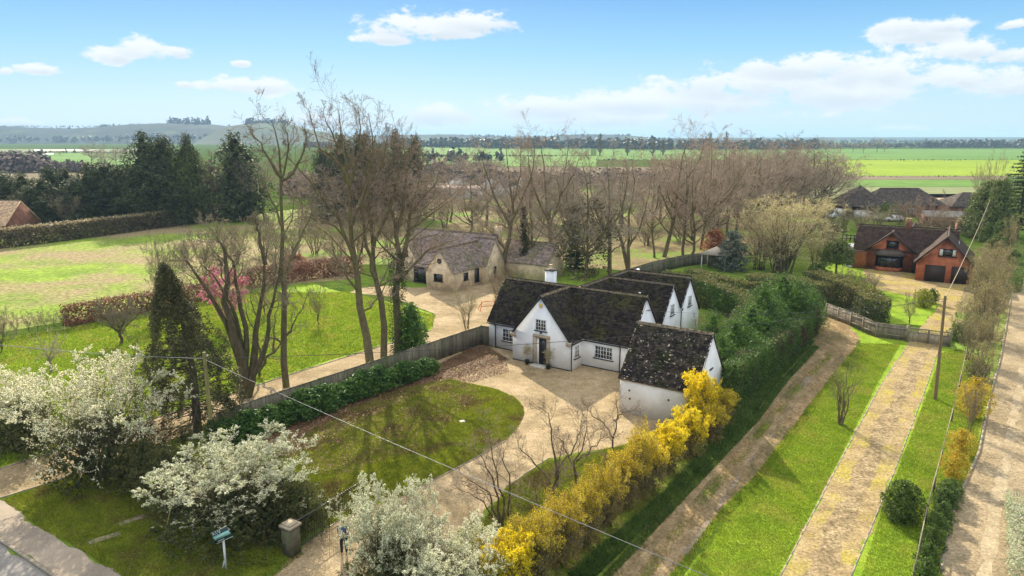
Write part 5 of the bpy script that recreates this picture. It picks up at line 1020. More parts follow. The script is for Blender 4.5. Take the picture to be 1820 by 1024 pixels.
# cypress at right, evergreens
def cedar(seed=50,H=15,W=9):
    rg=np.random.default_rng(seed); mb=MB(); tb=MB().tubes([[(0,0,-.1),(.05,0,H*.5),(0,0,H)]],[[.28,.16,.03]],7)
    for k in range(60):
        z=H*(.12+.87*(k/60)); L=W/2*(1-(z/H)**1.5)*rg.uniform(.65,1.1)+.3; a=k*2.4+rg.uniform(-.3,.3); n=max(4,int(L*16)); t=rg.uniform(.15,1,size=n)
        tb.tubes([[(0,0,z),(math.cos(a)*L*.95,math.sin(a)*L*.95,z-.06*L)]],[[.05,.012]],4)
        C=np.stack([math.cos(a)*L*t,math.sin(a)*L*t,z-.08*L*t],-1)+rg.normal(size=(n,3))*np.array([.22,.22,.05])*(.6+L*.15)
        C=np.repeat(C,5,0)+rg.normal(size=(n*5,3))*np.array([.2,.2,.06]); V,Q=cards(rg,C,.34,.5,np.tile([0,0,1.],(len(C),1)),.6); mb.add(V,Q)
    return tb.mesh('trunk',barkM),mb.mesh('crown',cedM)
fit('cedar_tree',cedar(),15,9,1806,425,262,105,'tall tiered dark conifer at the right edge'); 
ev=leafy(51,'dome',10,6,600,14,.3,.6,conLM,0,.25,bump=.3); fit('evergreen_tree',ev,10,6,1745,424,322,52,'dense olive evergreen left of the tiered conifer'); fit('evergreen_tree',ev,10,6,1768,430,318,50,'evergreen touching the tiered conifer'); fit('evergreen_tree',ev,10,6,1728,418,345,40,'smaller evergreen behind the distant pole')
fit('bare_tree',TSH[2],4,4.5,1742,400,292,60,'pale bare crown rising above the evergreens at right','tree')
# shapes near the brick house
BX=leafy(52,'round',2.2,2.4,260,14,.1,.18,boxM,bump=.06); BXc=leafy(53,'column',4,2.2,420,14,.13,.2,boxM,bump=.05)
fit('clipped_evergreen',(None,BXc[1]),4,2.2,1766,478,418,36,'tall clipped light green column beside the lane hedge','shrub'); fit('clipped_evergreen',(None,BX[1]),2.2,2.4,1754,432,396,30,'round clipped bush behind the clipped column','shrub'); fit('clipped_evergreen',(None,BXc[1]),4,2.2,1776,440,390,26,'narrow clipped hedge end beside the tiered conifer','shrub')
pin=leafy(54,'dome',3.0,3.4,420,14,.16,.32,conLM,1.0,.14,bump=.15); fit('umbrella_pine',pin,3.0,3.4,1486,487,428,54,'dark domed evergreen on a bare trunk in front of the conservatory'); fit('umbrella_pine',pin,3,3.4,1480,424,392,40,'dark topiary tree on the far lawn')
YB=leafy(55,'round',2,2.6,220,14,.12,.22,ylwM,bump=.1); YG=leafy(56,'round',2,2.6,220,14,.12,.22,boxM,bump=.1)
fit('golden_shrub',(None,YB[1]),2,2.6,1640,546,514,34,'rounded golden green shrub by the court corner','shrub'); fit('round_shrub',(None,YG[1]),2,2.6,1656,540,513,22,'dark round shrub behind the golden shrub','shrub')
fit('golden_shrub',(None,YB[1]),2,2.6,1715,408,386,24,'yellow green bush left of the evergreens','shrub'); fit('round_shrub',(None,YG[1]),2,2.6,1576,392,360,44,'round green shrub between parked cars','shrub')
fit('round_shrub',(None,YG[1]),2,2.6,1455,502,468,46,'broad low evergreen bush behind the hedge','shrub'); fit('round_shrub',(None,YG[1]),2,2.6,1648,420,405,40,'low dark hedge bush behind the brick house ridge','shrub')
for i,(x,b,t,w_,k) in enumerate([(1498,505,474,34,1),(1516,510,478,34,1),(1535,515,482,34,1),(1552,520,486,36,2),(1615,580,518,34,0),(1640,432,345,85,1),(1600,400,360,60,1),(1560,408,370,70,2),(1530,412,376,60,2),(1500,406,372,40,1),(1680,418,375,60,1),(1470,450,392,60,0),(1462,410,350,60,1),(1445,480,400,60,2)]):
    fit('bare_shrub',(TS[k] if k<2 and x in(1498,1516,1535,1615,1640) else TSH[k]),3.6 if k<2 and x in(1498,1516,1535,1615,1640) else 4,4.3,x,b,t,w_,['leftmost pruned bare fruit tree by the gravel court','middle pruned bare fruit tree by the gravel court','right pruned bare fruit tree by the gravel court','dense pale shrub at the court corner','young bare tree on the lawn inside the drive gate','wide spreading bare tree behind the brick house','bare shrub in front of the dark bungalow','budding hedge shrub before the parked cars','pale hedge shrub left of the parked cars','brown shrub below the white van','bare shrub right of the spreading tree','bare shrub left of the brick house lawn','brown bare shrub at the end of the tree row','pale bare shrub on the lawn right of the budding tree'][i],'shrub' if i not in(0,1,2,4,5) else 'tree')
# ---------- hedges
def hedge(name,path,h,w_,m,size,dens,label,cat='hedge',top=None,rag=.08,seed=1,wtop=None,stuff=None,parts_=None,cr=.25):
    """clipped hedge along path (world points): leafy skin on sides, top, ends + inner leaves"""
    rg=np.random.default_rng(seed); o=path[0]; mb=MB(); tb=MB(); hs=h if isinstance(h,(list,tuple)) else [h]*len(path)
    def scatter(n,fn,N,target,sz=size):
        C=fn(n); d=rg.normal(0,rag,size=(n,3)); C=C+d+N*(.10*np.sin(C[:,0:1]*2.3)*np.cos(C[:,1:2]*1.9+C[:,2:3]*2.1)); C[:,2]=np.maximum(C[:,2],.03); V,Q=cards(rg,C,sz,.65,np.broadcast_to(N,C.shape),.9); target.add(V,Q)
    for i,(a,b) in enumerate(zip(path,path[1:])):
        a_=np.array(a-o);b_=np.array(b-o); L=np.linalg.norm(b_-a_); t=(b_-a_)/L; n_=np.array([-t[1],t[0],0]); h0,h1=hs[i],hs[i+1]; hm=(h0+h1)/2
        for s in (-1,1): scatter(int(L*hm*dens),lambda n:a_+t*L*(q:=rg.uniform(size=(n,1)))+n_*s*w_/2+np.array([0,0,1.])*rg.uniform(size=(n,1))*(h0+(h1-h0)*q),n_*s,mb)
        scatter(int(L*w_*dens*1.1),lambda n:a_+t*L*(q:=rg.uniform(size=(n,1)))+n_*w_*(rg.uniform(-.5,.5,size=(n,1)))+np.array([0,0,1.])*(h0+(h1-h0)*q),np.array([0,0,1.]),tb if top else mb)
        scatter(int(L*w_*hm*dens*.35),lambda n:a_+t*L*(q:=rg.uniform(size=(n,1)))+n_*w_*(rg.uniform(-.42,.42,size=(n,1)))+np.array([0,0,1.])*rg.uniform(0,.95,size=(n,1))*(h0+(h1-h0)*q),np.array([0,0,1.]),mb,size*1.9)
    for p,q,hh in ((path[0],path[1],hs[0]),(path[-1],path[-2],hs[-1])):
        p_=np.array(p-o); t=np.array((p-q).normalized()); n_=np.array([-t[1],t[0],0]); scatter(int(w_*hh*dens),lambda n:p_+n_*w_*rg.uniform(-.5,.5,size=(n,1))+np.array([0,0,1.])*rg.uniform(0,hh,size=(n,1)),t,mb)
    if top:
        r=empty(name,o,0,label,cat); mb.build('sides',m,r); tb.build('clipped_top',top,r); return r
    ob=mb.build(name,m); ob.location=o; return tag(ob,label,cat)
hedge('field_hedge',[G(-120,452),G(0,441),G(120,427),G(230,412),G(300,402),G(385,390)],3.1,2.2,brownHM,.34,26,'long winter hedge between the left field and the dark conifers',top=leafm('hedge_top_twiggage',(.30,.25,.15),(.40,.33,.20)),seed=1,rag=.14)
hedge('beech_hedge',[G(118,580),G(180,568),G(290,548),G(380,530)],1.9,1.3,beechM,.16,110,'russet leaved beech hedge at the left meadow edge',seed=2,rag=.12)
hedge('beech_hedge',[G(440,512),G(520,500),G(640,484)],2.2,1.4,beechM,.18,90,'russet hedge seen between the bare trunks beyond the neighbour lawn',seed=3,rag=.16)
for i,(x,b,t) in enumerate(sorted([(52,592,553),(68,590,555),(82,587,550),(97,584,552),(113,580,548),(30,596,560),(8,600,556)])): fit('hedge_tree',(None,leafy(60+i%2,'crown',2,1.5,90,12,.13,.25,beechM,.5)[1]) if False else TS[i%2],3.6,4.2,x,b,t,26,f'{ORD[i]} thin pleached tree from the left beside the beech hedge','tree','pleached hedge trees')
# hedges around the rear garden
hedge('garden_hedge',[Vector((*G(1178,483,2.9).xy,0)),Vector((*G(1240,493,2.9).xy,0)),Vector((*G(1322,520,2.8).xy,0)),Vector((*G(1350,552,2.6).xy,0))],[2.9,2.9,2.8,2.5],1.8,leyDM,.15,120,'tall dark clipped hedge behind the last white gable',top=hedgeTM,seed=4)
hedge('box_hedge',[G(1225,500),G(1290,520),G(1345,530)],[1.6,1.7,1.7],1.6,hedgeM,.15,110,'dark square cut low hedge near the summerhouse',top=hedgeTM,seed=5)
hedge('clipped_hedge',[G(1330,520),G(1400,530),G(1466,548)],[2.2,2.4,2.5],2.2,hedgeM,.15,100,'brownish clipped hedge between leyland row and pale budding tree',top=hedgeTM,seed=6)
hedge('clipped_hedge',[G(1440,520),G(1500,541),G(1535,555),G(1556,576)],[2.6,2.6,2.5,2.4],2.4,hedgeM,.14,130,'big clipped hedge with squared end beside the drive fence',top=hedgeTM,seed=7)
hedge('low_hedge',[G(1468,452),G(1520,455)],1.4,1.2,hedgeM,.15,90,'short dark hedge at the left end of the brick house',seed=8)
fence([G(1085,512),G(1160,487),G(1217,474)],1.7,'rear_fence','mossy wooden fence running away behind the white house','',woodM)
fence([G(1217,474),G(1250,470),G(1300,455)],1.7,'rear_fence','wooden fence behind the low square hedge and summerhouse','',woodM)
# leyland hedge by the track
lh=[G(1316,728),G(1350,698),G(1403,652),G(1440,614),G(1457,592)]; off=Vector((-.75,.35,0))
hedge('leyland_hedge',[p+off for p in lh],[3.0,3.0,2.8,2.6,2.5],1.3,leyDM,.11,260,'long clipped conifer hedge wall beside the dirt track',seed=9,rag=.07)
LT=[leafy(63+k,'ragged',5.4,4.2,330,22,.16,.5,leyM,0,.12,bump=.45,droop=-.5,flat=1.,asp=.35) for k in range(2)]
for i,(x,b,t,w_,k) in enumerate(sorted([(1278,690,600,80,0),(1305,668,572,95,1),(1330,640,548,95,0),(1352,622,515,100,1),(1385,598,492,95,0),(1415,592,505,85,1),(1440,582,520,50,0),(1262,655,560,60,1)])):
    fit('leyland_cypress',LT[k],5.4,4.2,x,b,t-4,w_*1.08,f'{ORD[i]} feathery green cypress from the left behind the hedge wall','tree','feathery cypresses behind the hedge wall')
for i,(x,b,t,w_) in enumerate([(1302,640,565,60),(1240,640,560,30)]): fit('bare_shrub',TSH[0],4,4.5,x,b,t,w_,['brown twiggy shrub in front of the feathery cypresses','brown twiggy shrub between garage and cypresses'][i],'shrub')
# laurels by the fence
LR=[leafy(66+k,'round',2.0,2.2,260,14,.15,.25,laurM,bump=.15) for k in range(2)]
L0,L1=G(765,662),G(405,790)
for i in range(15):
    p=L0.lerp(L1,(i/14)**1.15); s=1.0*rnd.uniform(.85,1.15)*(.62+.38*min(1,i/5)); place('laurel_shrub',(None,LR[i%2][1]),p+Vector((rnd.uniform(-.15,.15),0,0)),rnd.uniform(0,6),(s*.95,s*.95,s*.84),f'{ORD[i]} glossy laurel along the wooden fence, counted from the house end','shrub','laurels along the fence')
fit('holly_bush',(None,leafy(70,'ragged',3.6,2.8,420,14,.14,.3,laurM,bump=.25)[1]),3.6,2.8,733,626,540,62,'dark evergreen bush among the trio trunks by the fence','shrub')
# dark weeping conifer
rg=np.random.default_rng(71); yb=G(352,772)
mb=MB(); tb=MB(); tb.tubes([[(0,0,-.1),(.1,0,4),(-.3,.1,7),(-.6,0,AT(325,470,yb.y).z-.3)]],[[.28,.2,.12,.03]],7)
yt=AT(325,466,yb.y).z
for k in range(600):
    h=rg.uniform(.06,1); 
    cx=np.interp(h,[0,.5,.8,1],[-.1,-.35,-.75,-1.0]); rw=np.interp(h,[0,.15,.45,.6,.75,.85,1],[2.6,3.0,2.8,2.2,1.25,.7,.15]); a=rg.uniform(0,6.28); r_=rw*rg.uniform(.5,1.1)
    c=np.array([cx+r_*math.cos(a),r_*math.sin(a),h*yt]); n=int(rg.uniform(60,130)); L=rg.uniform(.5,1.3); t=rg.uniform(0,1,size=n)
    C=c+np.stack([rg.normal(0,.10,size=n)+t*.12*math.cos(a),rg.normal(0,.10,size=n)+t*.12*math.sin(a),-L*t],-1); C[:,2]=np.maximum(C[:,2],.05); V,Q=cards(rg,C,.13,.4); mb.add(V,Q)
    if k%3==0: tb.tubes([[(cx,0,h*yt*.98),tuple(c*.6+np.array([cx*.4,0,h*yt*.4+.1])),tuple(c)]],[[.04,.03,.012]],4)
yo=empty('weeping_conifer',yb,0,'dark ragged weeping conifer left of the pollarded tree','tree'); tb.build('trunk',barkDM,yo); mb.build('crown',yewM,yo)
# pink blossom
PB=('stems','twigs','blossom','leaves')
pk=blossom(80,4,4,pinkM,twigDM,7,7,.12); fit('pink_blossom_tree',pk,4,4,410,580,484,84,'bright pink blossom tree seen through the pollarded limbs',parts=PB)
w1=blossom(81,5,7.5,blosM,twigDM,20,20,.052,leafmix=(bleafM,.30),lo_=-.1); w2=blossom(82,4.2,5.5,blosM,twigDM,17,20,.050,leafmix=(bleafM,.26),lo_=.1); w3=blossom(83,3.6,5.0,blosM,twigDM,18,22,.040,leafmix=(bleafM,.22),lo_=-.05)
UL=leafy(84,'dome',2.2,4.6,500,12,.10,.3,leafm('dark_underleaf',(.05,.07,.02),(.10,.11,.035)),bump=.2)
def bl(ms,H0,W0,x,b,t,w_,label,rz=None,under=None):
    o=fit('blossom_shrub',ms,H0,W0,x,b,t,w_,label,'blossom shrub',None,rz,PB)
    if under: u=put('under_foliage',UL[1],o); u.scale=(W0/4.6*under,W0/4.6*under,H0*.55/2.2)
    return o
UB=leafy(85,'dome',2.2,3.4,420,13,.10,.28,leafm('bramble_leaf',(.07,.085,.025),(.15,.14,.05)),bump=.3)
for i,(x,b_,t,w_) in enumerate([(300,880,800,120),(348,905,835,110),(470,945,868,120),(530,940,860,110),(250,862,785,110),(60,800,715,120)]): fit('bramble_bush',(None,UB[1]),2.2,3.4,x,b_,t,w_,['dark bramble between the two left blossom shrubs','low bramble under the pole blossom shrub','dark bramble right of the pole blossom','bramble beside the stone gate pier','bramble at the foot of the largest blossom shrub','dark bush under the leftmost blossom'][i],'shrub')
bl(w1,5,7.5,185,842,655,310,'largest white blossom shrub beside the neighbour drive',.5,.6)
bl(w2,4.2,5.5,425,930,795,300,'white blossom shrub around the mossy pole foot',1.,.95)
bl(w3,3.6,5.0,700,1040,880,205,'foreground white blossom shrub right of the iron gate',2.,.8)
bl(w3,3.6,5.0,800,1075,950,240,'low white blossom shrub at the bottom edge beside the forsythia',4.,.8)
bl(w2,4.2,5.5,20,780,672,150,'smaller greenish blossom shrub at the left edge',3.,.95)
# forsythia hedge
f1=blossom(90,3,3,forsM,twigDM,14,10,.07,leafmix=(forsDM,.25),lo_=.30,spread=.05); f2=blossom(91,3,3,forsM,twigDM,15,7,.060,leafmix=(forsDM,.55),lo_=.50,spread=.05)
f3=blossom(92,3,3,forsDM,twigDM,17,5,.055,leafmix=(forsM,.30),lo_=.45,spread=.06)
FU=leafy(92,'dome',2.0,2.4,300,12,.09,.22,leafm('forsythia_winter_leaf',(.17,.13,.045),(.28,.215,.075)),bump=.15)
fs=[(1240,772,668,54,0,.9),(1278,756,694,54,1,1),(1262,786,724,50,1,1),(1222,812,732,58,0,1),(1186,838,758,60,0,1),(1152,868,784,60,1,1),(1112,900,806,66,2,1),(1074,932,836,68,2,1),(1036,965,866,72,2,1),(996,1000,896,78,2,1),(950,1035,926,82,2,1),(900,1065,955,86,0,1),(1135,884,772,50,2,1)]
for i,(x,b,t,w_,k,s) in enumerate(sorted(fs,reverse=True)):
    o=fit('forsythia_bush',(f1,f2,f3)[k],3,3,x,b,t,w_*1.15,f'{ORD[i]} yellow forsythia bush of the track side hedge, counted from the garage','forsythia','forsythia hedge bushes',None,PB)
    u=put('under_foliage',FU[1],o); u.scale=(1,1,1.15)
FB=leafy(93,'round',1.6,1.8,200,16,.07,.16,forsDM,.1,.05,bump=.12)
for x,b,t,w_,l in ((1728,742,672,62,'mushroom shaped yellow bush beside the lane'),(1706,810,764,52,'small yellow bush nearer the rail fence'),(1694,852,800,50,'small yellow bush above the conifer row')): fit('yellow_bush',FB,1.6,1.8,x,b,t,w_,l,'shrub')
fit('bare_shrub',TSH[1],4,4.5,1722,772,690,40,'bare stems below the mushroom shaped yellow bush','shrub')
# round bush and small conifer row
RB=leafy(94,'round',1.7,1.8,420,18,.07,.14,boxM,bump=.1); fit('round_bush',(None,RB[1]),1.7,1.8,1602,924,857,72,'round dense green bush on the grass beside the gravel drive','shrub')
SC=leafy(95,'ragged',1.3,1.0,160,18,.065,.14,leafm('small_conifer_leaf',(.06,.11,.02),(.11,.17,.03)),bump=.2)
for i,(x,b,t) in enumerate(sorted([(1689,880,850),(1677,902,868),(1672,928,890),(1664,950,912),(1656,978,932),(1648,1012,962),(1642,1050,990),(1683,893,858)],key=lambda v:-v[1])): fit('small_conifer',(None,SC[1]),1.3,1.0,x,b,t,42,f'{ORD[i]} small conifer by the rail fence, counted from the near end','shrub','small conifers by the rail fence')
# lane side scrub
for i,(x,b,t,w_,k) in enumerate(sorted([(1738,690,612,66,0),(1722,640,560,70,1),(1745,650,560,80,0),(1722,600,535,56,2),(1745,606,508,80,0),(1758,600,500,70,1),(1742,560,468,66,0),(1750,548,455,90,1),(1770,540,450,50,2),(1748,505,440,66,1),(1768,500,430,50,0),(1786,470,398,34,2),(1795,440,385,34,2),(1760,470,430,50,0),(1735,530,470,44,1)],key=lambda v:-v[1])):
    fit('lane_shrub',TB[k],4,4.5,x,b,t,w_*1.0,f'{ORD[i]} tangled thicket shrub beside the lane, counted from the near end','shrub','tangled thicket beside the lane',None,TBP)
fit('evergreen_shrub',(None,YG[1]),2,2.6,1704,606,575,40,'dark evergreen shrub right of the drive gate','shrub'); fit('evergreen_shrub',(None,YG[1]),2,2.6,1735,672,640,40,'green shrub at the thicket foot','shrub'); fit('evergreen_shrub',(None,YG[1]),2,2.6,1800,470,445,26,'green bush at the top of the lane','shrub')
hedge('variegated_hedge',[G(1815,905),G(1822,960),G(1830,1040)],.8,1.3,leafm('variegated_leaf',(.30,.36,.22),(.48,.50,.38)),.10,180,'pale edged low hedge at the lower right corner',seed=12)
hedge('lane_hedge',[G(1800,520),G(1812,470),G(1822,440)],1.2,1.2,leafm('lane_hedge_leaf',(.09,.15,.03),(.16,.22,.05)),.15,90,'low green hedge beside the far end of the lane',seed=13)
# young trees, orchard
yt_=stdtree(220,4.5,2.4,'bush',barkM,twigDM,dens=.6,minr=.008,r0=.07); fit('young_tree',yt_,4.5,2.4,1494,755,632,70,'young pale multi stemmed tree on the grass between track and drive')
fit('young_tree',TS[0],3.6,4.2,1606,582,512,44,'young bare tree just inside the drive gate') if False else None
o1=stdtree(221,3.4,5.6,'spread',barkDM,twigM,dens=1.4,minr=.010,r0=.12); fit('orchard_tree',o1,3.4,5.6,216,611,528,108,'wide flat crowned orchard tree on the left lawn')
fit('orchard_tree',stdtree(222,3,4,'spread',birchM,twigYM,dens=.8,minr=.009,r0=.09),3,4,93,662,575,92,'pale small orchard tree left of the blossom'); fit('orchard_tree',TS[1],3.6,4.2,5,628,548,72,'orchard tree at the left picture edge')
fit('orchard_tree',TS[0],3.6,4.2,566,578,500,50,'small bare tree on the neighbour lawn'); fit('orchard_tree',TS[1],3.6,4.2,470,560,500,50,'small bare tree on the lawn behind the slender tree')
fit('bare_shrub',TSH[2],4,4.5,830,584,522,62,'multi stemmed bare shrub on the gravel left of the house','shrub')
fit('bare_shrub',TSH[1],4,4.5,888,560,470,60,'bare shrub against the left end of the white house roof','shrub')
# meadow scrub
for i,(x,b,t,w_) in enumerate(sorted([(300,520,425,70),(290,560,460,60),(370,500,420,60),(330,470,430,50),(520,470,400,90),(560,452,390,90),(600,470,410,80),(470,452,395,80),(640,450,395,80),(690,440,385,80),(420,470,400,60),(730,420,372,70),(790,405,350,80),(850,392,352,70),(480,420,378,60),(550,410,370,70),(620,415,370,70),(680,402,360,70)])):
    fit('meadow_scrub',TSH[i%2],4,4.5,x,b,t,w_,f'{ORD[i]} brown scrub bush from the left in the meadow behind trunks','shrub','brown scrub bushes')
for i,(x,b,t,w_) in enumerate(sorted([(930,440,400,80),(1000,445,402,80),(1060,440,400,70),(1150,436,395,80),(1210,430,392,80),(1270,420,385,70),(870,440,398,70),(1330,405,370,70),(900,404,365,70),(960,398,362,80),(1020,402,365,80),(1080,400,365,80),(1140,402,362,80),(1200,398,360,70),(1260,396,358,70),(1310,388,350,70),(1360,376,345,70),(1410,370,342,70),(930,372,332,90),(1010,366,330,90),(1090,362,328,90),(1170,358,326,90),(1250,352,322,90)])):
    fit('understorey_bush',TSH[i%2],4,4.5,x,b,t,w_*1.2,f'{ORD[i]} understorey bush from the left beneath the long tree row','shrub','understorey bushes')
fit('russet_bush',(None,leafy(96,'dome',2.5,3.5,200,12,.2,.35,reedM)[1]),2.5,3.5,1270,448,408,44,'russet brown bush at the foot of the tree row','shrub')
fit('russet_bush',(None,leafy(97,'dome',2.5,3.5,200,12,.2,.35,reedM)[1]),2.5,3.5,524,482,452,54,'russet bush beyond the slender tree','shrub')
fit('russet_bush',(None,leafy(98,'dome',2.5,3.5,200,12,.2,.35,ylwM)[1]),2.5,3.5,838,372,356,44,'yellowish bush in front of the distant farm','shrub')
# foreground bare shrubs in the planting bed
def fg(seed,base,limbs,r,lv,label,cat='tree',wm_=None): return hero('bare_tree',base,limbs,r,lv,label,seed,barkDM,wm_ or twigPM,.006,None,cat,'bare trees in the front planting bed')
LF=lambda n1=9,lf=.34:[dict(n=n1,t0=.3,lf=lf,a=42,up=.3,rr=.45,w=.5,K=5),dict(n=8,t0=.15,lf=.5,a=42,up=.25,rr=.5,w=.45),dict(n=5,t0=.15,lf=.5,a=40,K=3,rr=.6,up=.15,w=.4),dict(n=2,t0=.2,lf=.5,a=38,K=2,rr=.8,up=.1,w=.3)]
fg(230,(890,945),[[(890,948),(878,900),(852,860),(815,840)],[(893,946),(885,880),(862,820),(842,795)],[(896,946),(892,880),(875,800),(862,740)],[(900,944),(905,880),(895,820),(880,790)],[(888,950),(870,905),(840,880),(800,865)],[(902,944),(908,900),(915,850)]],[.07,.07,.07,.06,.05,.04],LF(8,.32),'fan shaped bare shrub with many stems beside the drive edge')
fg(231,(984,912),[[(984,914),(987,870),(992,825),(1000,790)],[(986,870),(960,835),(925,795),(915,770)],[(988,850),(985,790),(975,740),(965,720)],[(992,830),(1015,800),(1030,770),(1035,740)],[(985,885),(975,860)],[(986,870),(1000,835),(1025,850)]],[.10,.055,.06,.055,.03,.04],LF(9,.36),'left bare tree of the pair in the planting bed')
fg(232,(1030,905),[[(1030,907),(1027,860),(1022,820),(1040,770),(1044,730)],[(1027,850),(1005,800),(990,770)],[(1024,820),(1060,790),(1075,765)]],[.08,.05,.05],LF(9,.34),'right bare tree of the pair in the planting bed')
fg(233,(1084,825),[[(1084,827),(1090,790),(1096,740),(1094,700)],[(1090,780),(1075,755),(1050,735),(1035,715)],[(1094,750),(1110,735),(1140,730)]],[.08,.05,.045],LF(9,.36),'bare budding tree in front of the garage wall')
fg(234,(962,930),[[(962,932),(955,890),(945,850)],[(962,930),(972,880),(978,840)]],[.04,.035],LF(6,.3),'thin sapling between the fan shrub and the bed trees')
# ================================================================== far woods and hill top trees
def woods(name,segs,D,size,n,m,label,seed,hvar=.5,y0=None):
    """strip of distant woodland: many small crowns"""
    rg=np.random.default_rng(seed); mb=MB()
    for (xa,xb,yb_,yt_) in segs:
        nn=int(n*(abs(xb-xa)/100)); Dd=D if y0 is None else None
        for k in range(nn):
            x=rg.uniform(xa,xb); 
            if D: b=AT(x,yb_,D+rg.uniform(-60,60))
            else: b=G(x,yb_+rg.uniform(-1,1))
            h=AT(x,yt_,b.y).z-b.z; h*=rg.uniform(1-hvar,1.05); wd=h*rg.uniform(.5,.9)
            c=max(8,int(30)); d=nrm(rg.normal(size=(c,3))); d[:,2]=np.abs(d[:,2]); r_=rg.uniform(.5,1,size=(c,1))
            C=np.array([b.x,b.y,b.z+h*.15])+d*r_*np.array([wd/2,wd/2,h*.85]); V,Q=cards(rg,C,h*size,.8,d,.6); mb.add(V,Q)
    return tag(mb.build(name,m),label,'woodland',None,'stuff')
woods('far_woodland',[(700,900,262,243),(860,1180,264,243),(1120,1450,266,246),(540,720,262,250)],0,.32,90,farwM,'far wooded skyline beyond the plain, centre',1)
woods('far_woodland',[(1450,1900,262.5,252),(1640,1900,262.5,247)],0,.32,90,farwM,'far dark treeline beyond the green field, right',2)
woods('far_woodland',[(1150,1900,253,247.5)],0,.4,60,farwM,'thin farthest treeline near the right horizon',3)
woods('hill_top_wood',[(297,375,224,207),(345,370,224,212)],2500,.3,40,farwM,'tree clump crowning the left hill',4,.4)
woods('far_woodland',[(520,760,244,239),(740,900,243,238),(880,1000,245,240),(990,1120,242,237),(1110,1200,248,243)],2950,.35,45,farwM,'uneven wooded skyline of the low blue ridge',14,.5)
woods('hill_slope_wood',[(-100,300,252,240),(200,420,248,236),(-100,420,262,253),(430,620,258,246)],2150,.35,30,farwM,'hazy woods on the slope of the left hill',15,.6)
woods('far_hedgerow',[(1440,1900,284.8,282.6),(1060,1450,284.6,281.5),(640,1060,277.6,274),(1430,1900,313.8,311.6),(0,250,271.8,268),(640,900,296,291)],0,.4,34,farwM,'low dark hedgerows dividing the far fields',16,.7)
woods('hill_top_wood',[(437,512,223,208)],2150,.3,45,farwM,'tree clump crowning the second hill',5,.4)
woods('hill_top_wood',[(60,160,230,225),(168,232,228,219),(-100,60,226,222),(390,420,226,221),(-100,300,226,222.5),(225,300,224,218)],2500,.3,34,farwM,'thin line of trees along the left ridge',6,.5)
woods('brown_wood',[(-100,80,300,268),(-100,70,306,272),(70,150,306,284),(90,160,304,288)],0,.28,70,pm('bare_wood_twigs',(.16,.125,.10),(.22,.17,.14),scale=.05),'brown leafless wood beyond the conifers at left',7,.35)
woods('far_woodland',[(0,250,271,264),(760,900,288,262),(1240,1320,262,250)],0,.3,14,farwM,'scattered far hedgerow trees on the plain',8,.6)
woods('mid_woodland',[(680,880,314,282),(780,1010,334,300),(1000,1430,330,296),(500,700,352,300)],0,.22,55,pm('bare_belt_twigs',(.20,.145,.12),(.28,.205,.17),scale=.06),'hazy purplish brown leafless belt beyond the tree row',9,.45)
# ================================================================== grass, leaves, weeds
def grass(name,poly,n,h,m,label,holes=(),seed=1,wd=.02,zb=.012,cat='grass',clump=0,near=True):
    rg=np.random.default_rng(seed); P=[(p.x,p.y) for p in poly]; xs=[p[0] for p in P];ys=[p[1] for p in P]; C=np.zeros((0,2))
    while len(C)<n:
        q=np.stack([rg.uniform(min(xs),max(xs),n),rg.uniform(min(ys),max(ys),n)],-1); k=inpoly(q[:,0],q[:,1],P)
        for hl in holes: k&=~inpoly(q[:,0],q[:,1],[(p.x,p.y) for p in hl])
        if near: k&=rg.uniform(size=len(q))<np.clip((34/np.maximum(q[:,1],1))**1.4,0,1)
        if clump: k&=(np.sin(q[:,0]*clump)+np.sin(q[:,1]*clump*1.3+1)+rg.normal(0,.8,size=len(q)))>0
        C=np.concatenate([C,q[k]]); 
        if not k.any(): break
    C=C[:n]; n=len(C); a=rg.uniform(0,6.28,size=n); hh=h*rg.uniform(.5,1.4,size=n); sc_=np.clip(C[:,1]/34,.8,2.2); w_=wd*rg.uniform(.7,1.4,size=n)*sc_; hh*=np.sqrt(sc_); le=rg.normal(0,.5,size=(n,2))*hh[:,None]
    b=np.stack([np.cos(a),np.sin(a)],-1)*w_[:,None]
    V=np.zeros((n,3,3)); V[:,0,:2]=C-b;V[:,1,:2]=C+b;V[:,2,:2]=C+le; V[:,:2,2]=zb; V[:,2,2]=zb+hh
    return tag(MB().add(V.reshape(-1,3),T=np.arange(n*3).reshape(n,3)).build(name,m),label,cat,None,'stuff')
lawnP=px((470,830),(500,800),(560,762),(640,720),(720,690),(800,674),(845,684),(882,692),(914,706),(930,723),(932,736),(924,755),(900,782),(850,812),(776,851),(719,880),(640,905),(590,930),(545,935),(500,900))
bankM=leafm('bank_weed_leaf',(.07,.13,.022),(.14,.21,.04))
grass('lawn_grass',lawnP,150000,.06,grassDM,'patchy mossy lawn grass in front of the white house',seed=1)
grass('strip_grass',px((1196,1060),(1300,905),(1396,779),(1479,672),(1530,611),(1600,612),(1560,680),(1490,818),(1383,1024),(1350,1060)),90000,.055,grassBM,'bright grass between dirt track and gravel drive',seed=2)
grass('strip_grass',px((1520,1060),(1567,905),(1600,824),(1655,680),(1672,628),(1705,620),(1745,640),(1752,700),(1734,804),(1690,902),(1664,1024),(1655,1060)),70000,.055,grassBM,'bright grass between gravel drive and lane',seed=3)
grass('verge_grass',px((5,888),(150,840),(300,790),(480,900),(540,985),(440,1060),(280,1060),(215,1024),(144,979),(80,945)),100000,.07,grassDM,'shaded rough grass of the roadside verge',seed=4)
grass('bed_grass',px((900,868),(974,820),(1120,790),(1200,800),(1060,960),(960,1024),(820,1000),(860,925)),50000,.09,grassDM,'weedy grass in the planting bed under the bare trees',seed=5)
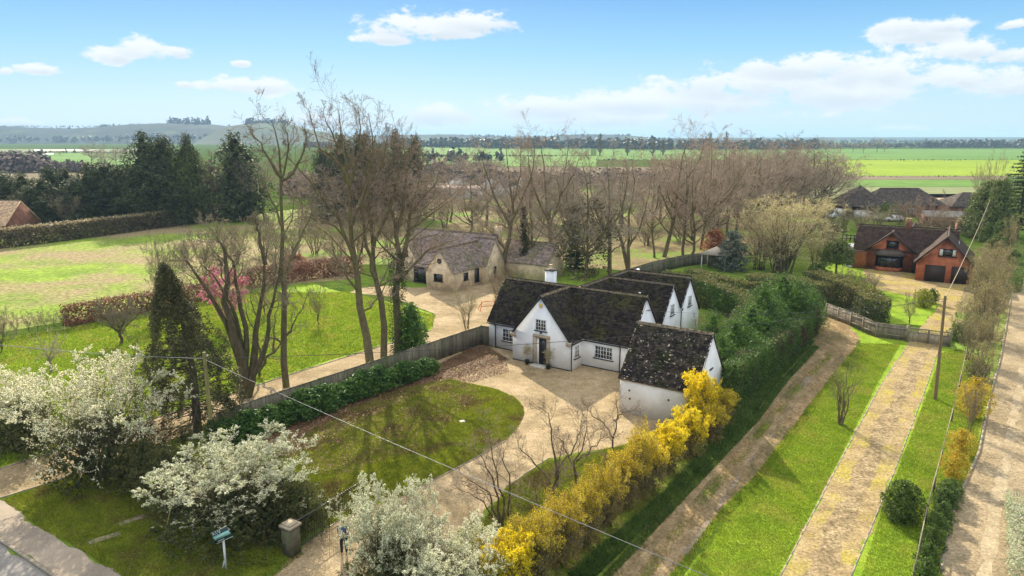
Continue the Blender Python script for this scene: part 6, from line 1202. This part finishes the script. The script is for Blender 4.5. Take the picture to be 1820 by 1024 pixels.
grass('bank_weeds',px((1060,1024),(1155,929),(1246,835),(1330,750),(1390,668),(1445,610),(1425,612),(1300,745),(1180,880),(1010,1024)),45000,.20,bankM,'weedy bank below the forsythia and hedge wall',seed=6,wd=.05,zb=.01)
grass('neighbour_grass',px((-60,850),(0,830),(150,784),(300,732),(454,682),(516,662),(647,621),(766,584),(774,562),(620,520),(440,520),(118,585),(-60,610)),150000,.08,grassBM,'bright lawn grass of the neighbour garden and orchard',seed=7,wd=.03)
grass('edge_weeds',px((1030,1068),(1155,933),(1246,838),(1340,742),(1390,674),(1446,615),(1455,618),(1398,680),(1349,748),(1256,846),(1164,944),(1046,1070)),11000,.12,bankM,'ragged weeds along the left edge of the dirt track',seed=21,wd=.03)
grass('edge_weeds',px((1160,1065),(1276,912),(1340,848),(1396,776),(1479,668),(1524,614),(1530,622),(1484,682),(1402,788),(1346,862),(1284,926),(1174,1075)),9000,.09,grassBM,'ragged grass along the right edge of the dirt track',seed=22,wd=.03)
grass('track_weeds',px((1110,1060),(1216,910),(1300,820),(1370,735),(1430,668),(1480,625),(1486,628),(1440,674),(1382,742),(1314,828),(1232,920),(1130,1065)),2200,.05,grassBM,'sparse weeds along the middle of the dirt track',seed=23,wd=.03,clump=1.3)
def leaves(name,poly,n,size,m,label,seed,cat='leaves'):
    rg=np.random.default_rng(seed); P=[(p.x,p.y) for p in poly]; xs=[p[0] for p in P];ys=[p[1] for p in P]; q=np.stack([rg.uniform(min(xs),max(xs),n*3),rg.uniform(min(ys),max(ys),n*3)],-1); q=q[inpoly(q[:,0],q[:,1],P)][:n]
    C=np.concatenate([q,rg.uniform(.03,.07,size=(len(q),1))],1); V,Q=cards(rg,C,size,.8,np.tile([0,0,1.],(len(C),1)),.45); return tag(MB().add(V,Q).build(name,m),label,cat,None,'stuff')
leaves('fallen_leaves',px((420,800),(560,738),(700,690),(856,608),(905,640),(880,650),(800,676),(740,702),(600,770),(520,815)),26000,.09,litlM,'reddish brown fallen leaves along the fence bed',1)
leaves('fallen_leaves',px((520,830),(600,770),(740,700),(800,676),(860,690),(760,790),(600,850)),6000,.08,litlM,'scattered fallen leaves on the lawn edge',2)
leaves('fallen_leaves',px((780,672),(860,640),(900,645),(905,660),(840,680)),3000,.09,litlM,'fallen leaves heaped left of the front gable',3)
# ================================================================== haze
hz_=MB(); hz_.box(-13800,13800,-400,14300,-1.8,118); ho=hz_.build('haze',None); ho.data.materials.clear()
hm=bpy.data.materials.new('haze_air'); hm.use_nodes=True; t=hm.node_tree; t.nodes.clear(); out=t.nodes.new('ShaderNodeOutputMaterial'); pv=t.nodes.new('ShaderNodeVolumePrincipled'); pv.inputs['Color'].default_value=(.44,.65,.98,1); pv.inputs['Density'].default_value=.00015; pv.inputs['Anisotropy'].default_value=0
t.links.new(pv.outputs[0],out.inputs['Volume']); ho.data.materials.append(hm); tag(ho,'thin blue haze over the plain',None,None,'stuff')
